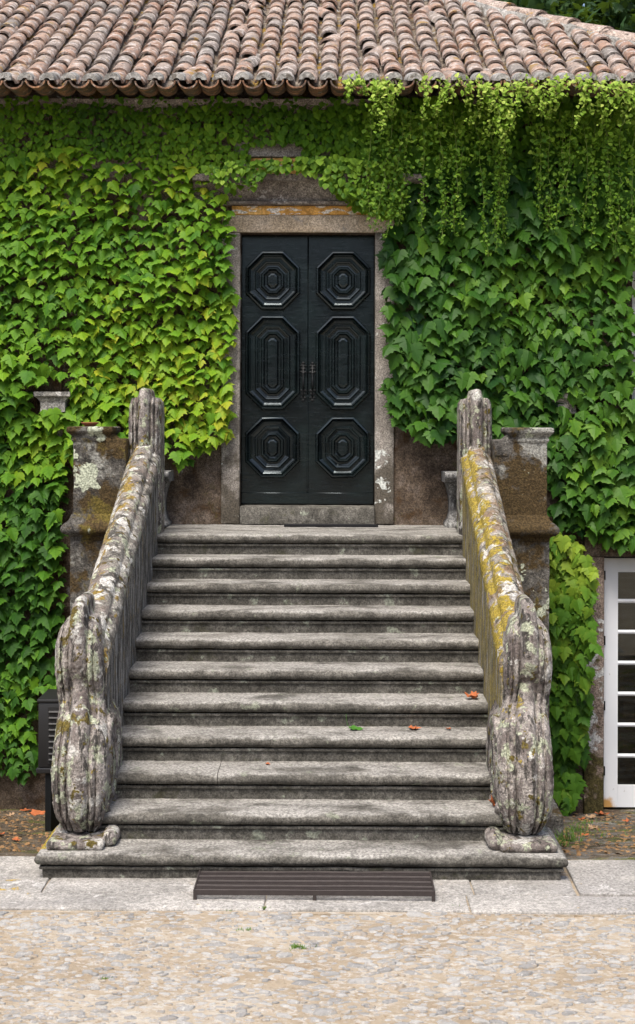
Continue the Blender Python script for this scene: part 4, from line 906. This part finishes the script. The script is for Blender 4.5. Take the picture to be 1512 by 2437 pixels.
def ivy(name, label, poly, mat, T, sp, size, base, spread, thick=0.14, parts=300, layers=2, gaps=None, tilt=(0.70, 0.30), loc=None, tone=None, cat='ivy', keep=1.0, stems=12, D=12.4, wall=WALL, lump=1.6):
    t = thing(name, loc, label, cat)
    allp, alls, allv, allf, front = [], [], [], [], []
    for L in range(layers):
        p = scatter(poly, sp * (1.0 if L == 0 else 1.15), D)
        lumpn = nfield(p, lump, 3.3)
        if gaps is not None: k = gaps(p, lumpn, L); p, lumpn = p[k], lumpn[k]
        if keep < 1: k = rng.random(len(p)) < keep; p, lumpn = p[k], lumpn[k]
        n = len(p); out = thick * np.clip(0.55 + 0.8 * lumpn, 0.15, 1.2) * (1.0 if L == 0 else 0.45) + rng.uniform(0.0, 0.085, n)
        p[:, 1] = wall - 0.02 - out
        s = size * rng.uniform(0.5, 1.38, n) * (1.0 if L == 0 else 0.95) * (1 + 0.2 * nfield(p, 0.9, 8))
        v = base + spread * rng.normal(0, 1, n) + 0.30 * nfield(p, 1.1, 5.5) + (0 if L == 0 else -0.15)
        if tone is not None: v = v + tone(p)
        Fm = frames(n, np.clip(rng.normal(tilt[0], tilt[1], n), -0.1, 1.25), rng.normal(0, 0.38, n), rng.normal(0, 0.27, n))
        allp.append(p); alls.append(s); allv.append(np.clip(v, 0.0, 1.0)); allf.append(Fm); front.append(np.full(n, L == 0))
    p, s, v, Fm, fr_ = map(np.concatenate, (allp, alls, allv, allf, front))
    D_ = p[:, 1] - CAM.y; u_ = CX + (p[:, 0] - CAM.x) / D_ * F; w_ = HY - (p[:, 2] - CAM.z) / D_ * F
    can = np.where(fr_ & (u_ > 5) & (u_ < 1507) & (w_ > 0))[0]
    score = s[can] * (1 + 3 * (WALL - p[can, 1])) + rng.uniform(0, 0.04, len(can)) * size * 8
    pick = can[np.argsort(-score)[:parts]] if parts else can[:0]
    mes = tmesh(T, mat)
    for i in pick:
        o = bpy.data.objects.new('leaf', mes[int(rng.integers(0, len(T)))]); COL.objects.link(o); o.parent = t
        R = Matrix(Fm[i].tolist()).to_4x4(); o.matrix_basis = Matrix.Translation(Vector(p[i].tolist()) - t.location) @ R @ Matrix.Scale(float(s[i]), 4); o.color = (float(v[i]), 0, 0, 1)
    rest = np.setdiff1d(np.arange(len(p)), pick)
    if len(rest):
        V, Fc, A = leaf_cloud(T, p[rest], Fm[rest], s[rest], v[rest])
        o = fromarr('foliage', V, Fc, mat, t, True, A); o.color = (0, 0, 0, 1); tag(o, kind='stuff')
    if stems:
        us = [q_[0] for q_ in poly]; vs = [q_[1] for q_ in poly]; sm = MB()
        for i in range(stems):
            u = random.uniform(min(us), max(us)); v0 = max(vs); pts_ = []; 
            for j in range(26):
                vv = v0 - (v0 - min(vs)) * j / 25; u += random.gauss(0, 10)
                if inpoly(np.array([u]), np.array([vv]), poly)[0]: q_ = P(u, vv, D); pts_.append((q_.x, wall - 0.018 - random.uniform(0, 0.012), q_.z))
                elif len(pts_) > 2: break
            if len(pts_) > 2: sm.tube(pts_, [0.009 - 0.005 * i_ / len(pts_) for i_ in range(len(pts_))], 5)
        if sm.v: tag(sm.build('stems', m_stem, t, True), kind='stuff')
    return t
POLY_L = [(-160, 420), (0, 392), (60, 372), (180, 352), (300, 366), (400, 386), (475, 398), (500, 440), (545, 478), (557, 560), (550, 640), (557, 700), (545, 740), (557, 800), (543, 880), (553, 960), (550, 1035), (505, 1052), (480, 1085), (440, 1100), (410, 1075), (386, 1065), (150, 1100), (150, 1640), (100, 1650), (88, 1830), (50, 1870), (0, 1830), (-160, 1830)]
def gaps_l(p, nf, L):
    u = CX + (p[:, 0] - CAM.x) / 12.4 * F; v = HY - (p[:, 2] - CAM.z) / 12.4 * F
    thin = np.clip((v - 1250) / 500, 0, 1) * np.clip((u - 20) / 90, 0, 1)
    hole = (np.abs(u - 130) < 24) & (np.abs(v - 870) < 45) & (L == 0)
    return ((rng.random(len(p)) > thin * 0.55) & (nf > -1.2 + 0.5 * thin)) & ~hole & ~((np.abs(u - 122) < 46) & (np.abs(v - 945) < 30))
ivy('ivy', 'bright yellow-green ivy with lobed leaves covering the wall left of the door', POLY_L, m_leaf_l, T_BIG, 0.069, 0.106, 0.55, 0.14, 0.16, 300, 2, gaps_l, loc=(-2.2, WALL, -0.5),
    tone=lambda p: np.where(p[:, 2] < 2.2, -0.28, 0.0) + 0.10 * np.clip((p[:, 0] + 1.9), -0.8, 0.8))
POLY_R = [(935, 540), (960, 470), (965, 400), (1060, 380), (1200, 395), (1400, 390), (1640, 400), (1640, 1290), (1500, 1300), (1440, 1285), (1400, 1270), (1320, 1235), (1300, 1060), (1100, 1040), (1060, 1035), (1000, 1030), (935, 1000), (925, 900), (930, 820), (915, 720), (925, 650), (915, 590)]
def gaps_r(p, nf, L):
    u = CX + (p[:, 0] - CAM.x) / 12.4 * F; v = HY - (p[:, 2] - CAM.z) / 12.4 * F
    hole = (np.abs(u - 1345) < 30) & (np.abs(v - 950) < 12) | ((u > 1495) & (np.abs(v - 780) < 160) & (rng.random(len(p)) < 0.6))
    return (nf > -1.1) & ~hole
ivy('ivy', 'dark green large-leaved ivy covering the wall right of the door', POLY_R, m_leaf_r, T_BIG, 0.078, 0.132, 0.45, 0.16, 0.17, 300, 2, gaps_r, loc=(2.0, WALL, 1.0), tilt=(0.52, 0.28),
    tone=lambda p: 0.16 * np.clip(p[:, 0] - 1.9, -0.3, 0.9) )
POLY_B = [(1312, 1262), (1370, 1275), (1412, 1325), (1425, 1370), (1405, 1440), (1405, 1520), (1398, 1600), (1410, 1660), (1392, 1740), (1400, 1800), (1385, 1850), (1368, 1925), (1340, 1935), (1318, 1800), (1306, 1600), (1306, 1300)]
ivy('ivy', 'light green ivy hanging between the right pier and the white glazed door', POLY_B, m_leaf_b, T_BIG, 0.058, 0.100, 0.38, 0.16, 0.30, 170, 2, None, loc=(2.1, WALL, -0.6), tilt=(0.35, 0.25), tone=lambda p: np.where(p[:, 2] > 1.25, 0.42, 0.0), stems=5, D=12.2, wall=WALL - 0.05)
POLY_C = [(-160, 225), (840, 228), (860, 300), (960, 400), (965, 480), (925, 520), (880, 505), (835, 490), (790, 455), (762, 412), (730, 385), (650, 385), (610, 400), (590, 440), (565, 458), (520, 440), (480, 425), (400, 400), (300, 380), (180, 362), (60, 385), (0, 405), (-160, 420)]
def gaps_c(p, nf, L):
    u = CX + (p[:, 0] - CAM.x) / 12.4 * F; v = HY - (p[:, 2] - CAM.z) / 12.4 * F
    thin = 0.10 * (v < 340) * (u < 760) + 0.08
    hole = ((np.abs(u - 655) < 62) & (np.abs(v - 358) < 19)) | ((np.abs(u - 640) < 85) & (np.abs(v - 392) < 8) & (rng.random(len(p)) < 0.7)) | ((v < 250) & (rng.random(len(p)) < 0.5) & (u < 800))
    return (nf > -0.75 + 0.1 * (u < 760)) & (rng.random(len(p)) > thin) & ~hole
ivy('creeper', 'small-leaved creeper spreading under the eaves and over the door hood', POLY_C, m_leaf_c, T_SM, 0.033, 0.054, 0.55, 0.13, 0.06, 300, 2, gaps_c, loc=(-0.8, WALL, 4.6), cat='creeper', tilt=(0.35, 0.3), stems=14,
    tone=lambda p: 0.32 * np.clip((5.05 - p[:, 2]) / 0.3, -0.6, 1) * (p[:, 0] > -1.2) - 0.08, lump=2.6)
# creeper growing out over the hood, standing proud of the wall
POLY_H = [(476, 396), (560, 384), (640, 378), (740, 374), (800, 370), (940, 385), (970, 470), (945, 512), (895, 503), (860, 484), (825, 468), (785, 450), (756, 428), (735, 408), (640, 406), (622, 420), (600, 452), (575, 432), (548, 456), (510, 430)]
ivy('creeper', 'bright fresh creeper clump spilling over the stone hood above the door', POLY_H, m_leaf_s, T_SM, 0.034, 0.052, 0.36, 0.16, 0.06, 220, 2, None, loc=(0.2, 0.29, 4.7), cat='creeper', tilt=(0.4, 0.35), keep=0.8, stems=0, D=12.25, wall=0.30)
POLY_U = [(790, 232), (1640, 232), (1640, 440), (1400, 420), (1200, 430), (1060, 420), (960, 420), (880, 400), (800, 330)]
ivy('creeper', 'shaded small-leaved creeper under the eaves at the upper right', POLY_U, m_leaf_c, T_SM, 0.040, 0.066, 0.34, 0.12, 0.14, 260, 2, None, loc=(2.0, WALL, 4.9), cat='creeper', tilt=(0.3, 0.3), stems=8)

# pale shoots trailing over the eave
tr = thing('trailing_creeper', (2.0, -0.1, 5.4), 'pale lime creeper shoots trailing down over the roof edge at the right', 'creeper')
shoots = [(846, 35, 1), (886, 60, 2), (902, 95, 3), (922, 70, 3), (934, 110, 2), (1018, 85, 1), (1062, 40, 1), (1068, 80, 2), (1112, 55, 2), (1142, 60, 2), (1158, 75, 3), (1165, 140, 2), (1185, 300, 1), (1204, 110, 3), (1220, 130, 3), (1234, 60, 2), (1262, 55, 1), (1302, 70, 2), (1318, 85, 3), (1336, 60, 3), (1368, 70, 2), (1420, 70, 3), (1440, 85, 3), (1466, 95, 3), (1484, 60, 3), (1506, 55, 2),
          (828, 45, 1), (1250, 110, 1), (1392, 110, 1), (880, 255, 2), (935, 270, 2), (980, 260, 2), (1080, 265, 2), (1150, 275, 2), (1300, 265, 2), (1360, 275, 2), (1430, 260, 2),
          (905, 250, 1), (960, 290, 2), (1000, 270, 1), (1042, 260, 2), (1060, 300, 1), (1100, 280, 2), (1125, 330, 1), (1180, 250, 2), (1215, 320, 1), (1258, 270, 1), (1282, 245, 1), (1330, 260, 2), (1385, 270, 2), (1412, 300, 1), (1450, 290, 2), (1480, 320, 1), (1505, 330, 2)]
for (u, ln, dens) in shoots:
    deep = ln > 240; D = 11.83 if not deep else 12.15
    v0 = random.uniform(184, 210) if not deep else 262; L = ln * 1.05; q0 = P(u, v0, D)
    # up and over the tile edge, then hanging
    pts_ = []
    if not deep: pts_ += [Vector((q0.x + random.uniform(-.05, .05), q0.y + 0.16, q0.z + 0.035)), Vector((q0.x, q0.y + 0.05, q0.z + 0.04))]
    ns = 14; x = q0.x; y = q0.y; sway = random.gauss(0, 0.006)
    for j in range(ns + 1):
        x += random.gauss(sway, 0.012); y += random.gauss(0.004, 0.008); pts_.append(Vector((x, y - 0.03 * math.sin(j / ns * 3), q0.z - (L / F * D) * j / ns)))
    sm = MB(); sm.tube([tuple(p) for p in pts_], 0.0028, 4)
    npnt = int(L / F * D / 0.0125 * (0.8 + 0.4 * dens)) + 34; T_ = []
    pp_, ss_, vv_ = [], [], []
    for i in range(npnt):
        f = (i / npnt); a = f * (len(pts_) - 1); j = min(int(a), len(pts_) - 2); q = pts_[j].lerp(pts_[j + 1], a - j); wd = (0.024 + 0.018 * dens) * (1.35 if deep else 1.0) * (0.6 + 0.8 * noise.noise(Vector((i * 0.11, u, 0))) ** 2 + 0.35) * (1.15 - 0.75 * f) * (1.2 if f < 0.3 else 1)
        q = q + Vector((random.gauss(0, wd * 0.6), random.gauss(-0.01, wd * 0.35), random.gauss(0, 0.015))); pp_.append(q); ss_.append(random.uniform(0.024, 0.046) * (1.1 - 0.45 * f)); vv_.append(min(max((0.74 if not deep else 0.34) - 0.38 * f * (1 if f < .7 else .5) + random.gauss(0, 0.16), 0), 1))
    n = len(pp_); V, Fc, A = leaf_cloud(T_SM, np.array(pp_), frames(n, rng.normal(0.55, 0.4, n), rng.normal(0, 0.9, n), rng.normal(0, 0.5, n)), np.array(ss_), np.array(vv_))
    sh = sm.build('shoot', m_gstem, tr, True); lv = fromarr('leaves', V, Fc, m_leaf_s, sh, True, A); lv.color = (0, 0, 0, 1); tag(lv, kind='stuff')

# ------------------------------------------------------------------ fallen leaves
def fallen(loc, size, mat, label, rot, curl=0.5, cat='leaf', grp=None, kind='maple', stem=False):
    V, Fc, _ = leaf_template(kind, int(abs(loc[0] * 100)) % 9, 0.1, 0.1); bm = bmesh.new(); vs = [bm.verts.new(v) for v in V.tolist()]
    for f in Fc.tolist():
        try: bm.faces.new([vs[i] for i in f])
        except ValueError: pass
    bmesh.ops.subdivide_edges(bm, edges=list(bm.edges), cuts=1)
    for v in bm.verts:
        v.co.z = curl * ((v.co.y + 0.45) ** 2 * 0.9 + v.co.x ** 2 * 0.9) + noise.noise(Vector((v.co.x * 4 + loc[0] * 9, v.co.y * 4, loc[1]))) * 0.18 * curl * 2 + 0.06
    if stem:
        mbv = MB(); mbv.tube([(0, 0, 0.05), (0.05, 0.25, 0.3), (-0.05, 0.3, 0.7), (0.1, 0.35, 1.0)], 0.02, 5); vs = [bm.verts.new(v) for v in mbv.v]
        for f in mbv.f: bm.faces.new([vs[i] for i in f])
    zmin = min(v.co.z for v in bm.verts)
    for v in bm.verts: v.co = Vector((v.co.x, v.co.y + 0.45, v.co.z - zmin)) * size
    me = bpy.data.meshes.new('fallen_leaf'); bm.to_mesh(me); bm.free(); o = link('fallen_leaf', me, mat); o.location = loc; o.rotation_euler = (0, 0, rot); me.polygons.foreach_set('use_smooth', [True] * len(me.polygons))
    return tag(o, label, cat, grp)
def on_step(u, k, back=0.12):
    y = step_y(k) + back; return (CAM.x + (u - CX) / F * (y + 12), y, step_z(k) + 0.004)
G = 'dry leaves on the stairs'
fallen(on_step(1128, 6, 0.16), 0.095, m_dry, 'largest curled orange leaf, on the step beside the right balustrade', 0.6, 0.75, grp=G)
fallen(on_step(990, 7, 0.28), 0.085, m_dry, 'flattened orange leaf against the riser, right of the green leaf', 1.5, 0.35, grp=G)
fallen(on_step(1070, 7, 0.27), 0.04, m_dry, 'tiny orange leaf scrap between flattened orange leaf and right balustrade', 2.5, 0.6, grp=G)
fallen(on_step(1183, 9, 0.2), 0.07, m_dry, 'small upright orange leaf beside the right scroll low on the stairs', 0.2, 1.3, grp=G)
fallen(on_step(640, 8, 0.27), 0.035, m_dry, 'tiny orange leaf scrap on the left half of the lower stairs', 1.2, 0.5, grp=G)
fallen(on_step(852, 7, 0.26), 0.10, m_green, 'fresh green leaf with upright stalk lying on a lower step', 1.3, 0.4, kind='heart', stem=True)
def on_ground(u, v):
    for y in lin(-2.76, 1.1, 300):
        if px(0, y, gz(y))[1] <= v: return (CAM.x + (u - CX) / F * (y + 12), y, gz(y) + 0.012)
    return (0, 0, 0)
gl = [(89, 1948, 0.14, m_dry, 'largest dry orange leaf on the earth left of the left scroll'), (62, 1936, 0.09, m_dry, 'second dry orange leaf, behind the largest one left of the stairs'), (42, 2008, 0.06, m_dry, 'small orange leaf scrap near the paving edge at the left'), (24, 1950, 0.07, m_dryb, 'pale brown dry leaf on the earth at far left'), (5, 1994, 0.06, m_dry, 'orange leaf scrap at the very left edge of the earth'),
      (1434, 1938, 0.11, m_dry, 'dry orange leaf at the foot of the white glazed door'), (1408, 1948, 0.08, m_dryb, 'brown dry leaf just left of the white door foot'), (1412, 1975, 0.07, m_dryb, 'pale tan leaf lying on the earth right of the right scroll'), (1385, 1952, 0.06, m_dry, 'small orange leaf under the hanging ivy at the right'), (1490, 1955, 0.06, m_dry, 'orange leaf scrap below the white door near the right edge'), (1395, 1990, 0.05, m_dry, 'tiny orange leaf scrap by the grass right of the stairs')]
for u, v, s, mt, lb in gl: fallen(on_ground(u, v), s, mt, lb, random.uniform(0, 6), random.uniform(0.3, 0.8), grp='dry leaves on the ground')

# scraps of dry leaf and twig lying about on the earth
lp, ls = [], []
for _ in range(520):
    right = random.random() < 0.6; u = random.uniform(1318, 1512) if right else random.uniform(-20, 120); v = random.uniform(1935, 2035)
    p = on_ground(u, v)
    if p[1] > 1.12: continue
    lp.append((p[0], p[1], p[2] + 0.006)); ls.append(random.uniform(0.012, 0.038))
n = len(lp); lit = plain('leaf_litter', (0.21, 0.125, 0.06), 0.9, 0.1, 0, 9, 0.75, 0)
V, Fc, A = leaf_cloud(T_MAP, np.array(lp), frames(n, rng.normal(1.35, 0.25, n), rng.uniform(-3, 3, n), rng.normal(0, 0.5, n)), np.array(ls), np.zeros(n))
tag(fromarr('leaf_litter', V, Fc, lit, None, False, A), 'small brown scraps of dry leaf scattered on the earth beside the stairs', 'leaf litter', kind='stuff')

# grass in the cracks
gv, gf = [], []
def tuft(x, y, z, n, h, sp):
    for _ in range(n):
        a = random.uniform(0, 6.28); r = random.gauss(0, sp); b = Vector((x + math.cos(a) * r, y + math.sin(a) * r * 0.5, z)); hh = h * random.uniform(0.5, 1.1); d = Vector((random.gauss(0, 0.5), random.gauss(0, 0.5), 1)).normalized()
        w_ = Vector((math.cos(a), math.sin(a), 0)) * 0.0025; t = b + d * hh; mid = b + d * hh * 0.5 + Vector((0, 0, hh * 0.1)); n0 = len(gv); gv.extend([b - w_, b + w_, mid + w_ * 0.8, mid - w_ * 0.8, t]); gf.extend([(n0, n0 + 1, n0 + 2, n0 + 3), (n0 + 3, n0 + 2, n0 + 4)])
for (u, v, n, h, sp) in ((1352, 2000, 90, 0.11, 0.08), (1372, 1978, 60, 0.09, 0.07), (1330, 2012, 50, 0.08, 0.05), (1395, 1960, 40, 0.06, 0.09), (1440, 1990, 30, 0.05, 0.1)):
    p = on_ground(u, v); tuft(p[0], p[1], p[2] - 0.01, n, h, sp)
for (u, v, n, h, sp) in ((632, 2168, 60, 0.03, 0.03), (712, 2258, 70, 0.03, 0.03), (545, 2172, 25, 0.02, 0.02), (590, 2215, 25, 0.02, 0.03), (250, 2335, 20, 0.02, 0.03), (1088, 2160, 25, 0.025, 0.02)):
    D = (CAM.z - GL) * F / (v - HY); tuft(CAM.x + (u - CX) / F * D, CAM.y + D, GL, n, h, sp)
tag(mesh('grass', gv, gf, m_grass), 'thin green grass blades in the cracks and beside the stairs', 'grass', kind='stuff')

for nm in ('paving', 'foot_grate'): bpy.data.objects[nm].location.z += GL

for o in list(COL.objects):
    if o.type == 'EMPTY' and o.name.split('.')[0] in ('house', 'ivy', 'creeper', 'trailing_creeper'): o.location = hq(*o.location); o.scale = (HS, HS, HS)

# ------------------------------------------------------------------ trees behind the roof
def tree(x, y, h, r, n, label, seed, leaf=0.2):
    t = thing('tree', (x, y, -0.7), label, 'tree', 'trees behind the house'); tk = MB()
    tk.tube([(x, y, -0.8), (x + 0.1, y, h * 0.35), (x - 0.1, y + 0.1, h * 0.7), (x, y, h * 0.95)], [0.28, 0.22, 0.13, 0.03], 8)
    rr = random.Random(seed)
    cl = []
    for i in range(16):
        a = rr.uniform(0, 6.28); el = rr.uniform(-0.6, 1.2); R_ = r * rr.uniform(0.45, 0.95); c = Vector((x + math.cos(a) * math.cos(el) * R_, y + math.sin(a) * math.cos(el) * R_, h * 0.72 + math.sin(el) * R_)); cl.append(c)
        tk.tube([(x, y, h * 0.5 + 0.2 * i / 16 * h), tuple((Vector((x, y, h * 0.6)) + c) / 2 + Vector((0, 0, 0.2))), tuple(c)], [0.07, 0.045, 0.015], 5)
    tk.build('trunk', m_bark, t, True)
    P_ = []
    for i in range(n):
        c = rr.choice(cl); d = Vector((rr.gauss(0, 1), rr.gauss(0, 1), rr.gauss(0, 0.7))); d = d.normalized() * (r * 0.42 * rr.random() ** 0.45); P_.append(c + d)
    P_ = np.array([tuple(p) for p in P_]); k = len(P_); g2 = np.random.default_rng(seed)
    V, Fc, A = leaf_cloud(T_MAP, P_, frames(k, g2.normal(0.7, 0.5, k), g2.uniform(-3.1, 3.1, k), g2.normal(0, 0.5, k)), leaf * g2.uniform(0.7, 1.2, k), np.clip(0.35 + 0.2 * g2.normal(0, 1, k) + 0.15 * nfield(P_, 0.8, 2), 0, 1))
    o = fromarr('crown', V, Fc, m_leaf_t, t, True, A); o.color = (0, 0, 0, 1); tag(o, kind='stuff')
def added_woodland():  # unseen leaf belt behind the camera, added so door and panes reflect something dark
    g2 = np.random.default_rng(21); n = 9000; x = g2.uniform(-60, 60, n); top = 10.5 + 2.5 * np.array([noise.noise(Vector((a * 0.16, 1.7, 0))) for a in x]); z = top * g2.random(n) ** 0.75
    P_ = np.stack([x, -46 + g2.normal(0, 2.0, n) - 0.004 * x * x * -1, z], 1)
    V, Fc, A = leaf_cloud(T_MAP, P_, frames(n, g2.normal(0.6, 0.5, n), math.pi + g2.normal(0, 0.9, n), g2.normal(0, 0.6, n)), 1.1 * g2.uniform(0.6, 1.3, n), np.clip(0.3 + 0.2 * g2.normal(0, 1, n), 0, 1))
    o = fromarr('added_woodland', V, Fc, m_leaf_t, None, True, A); o.color = (0, 0, 0, 1); tag(o, 'unseen dark green wood behind the camera, added for the door and panes to reflect', 'wood', kind='stuff')
added_woodland()
tree(4.6, 8.6, 9.3, 2.6, 7000, 'nearer dark green broadleaf tree rising behind the right roof hip', 3)
tree(1.2, 13.0, 12.0, 3.2, 5000, 'taller shaded tree farther behind the roof at the upper right', 5, 0.24)
tree(8.5, 13.5, 12.0, 3.6, 6000, 'shaded tree behind the nearer one at the right frame edge', 9, 0.24)
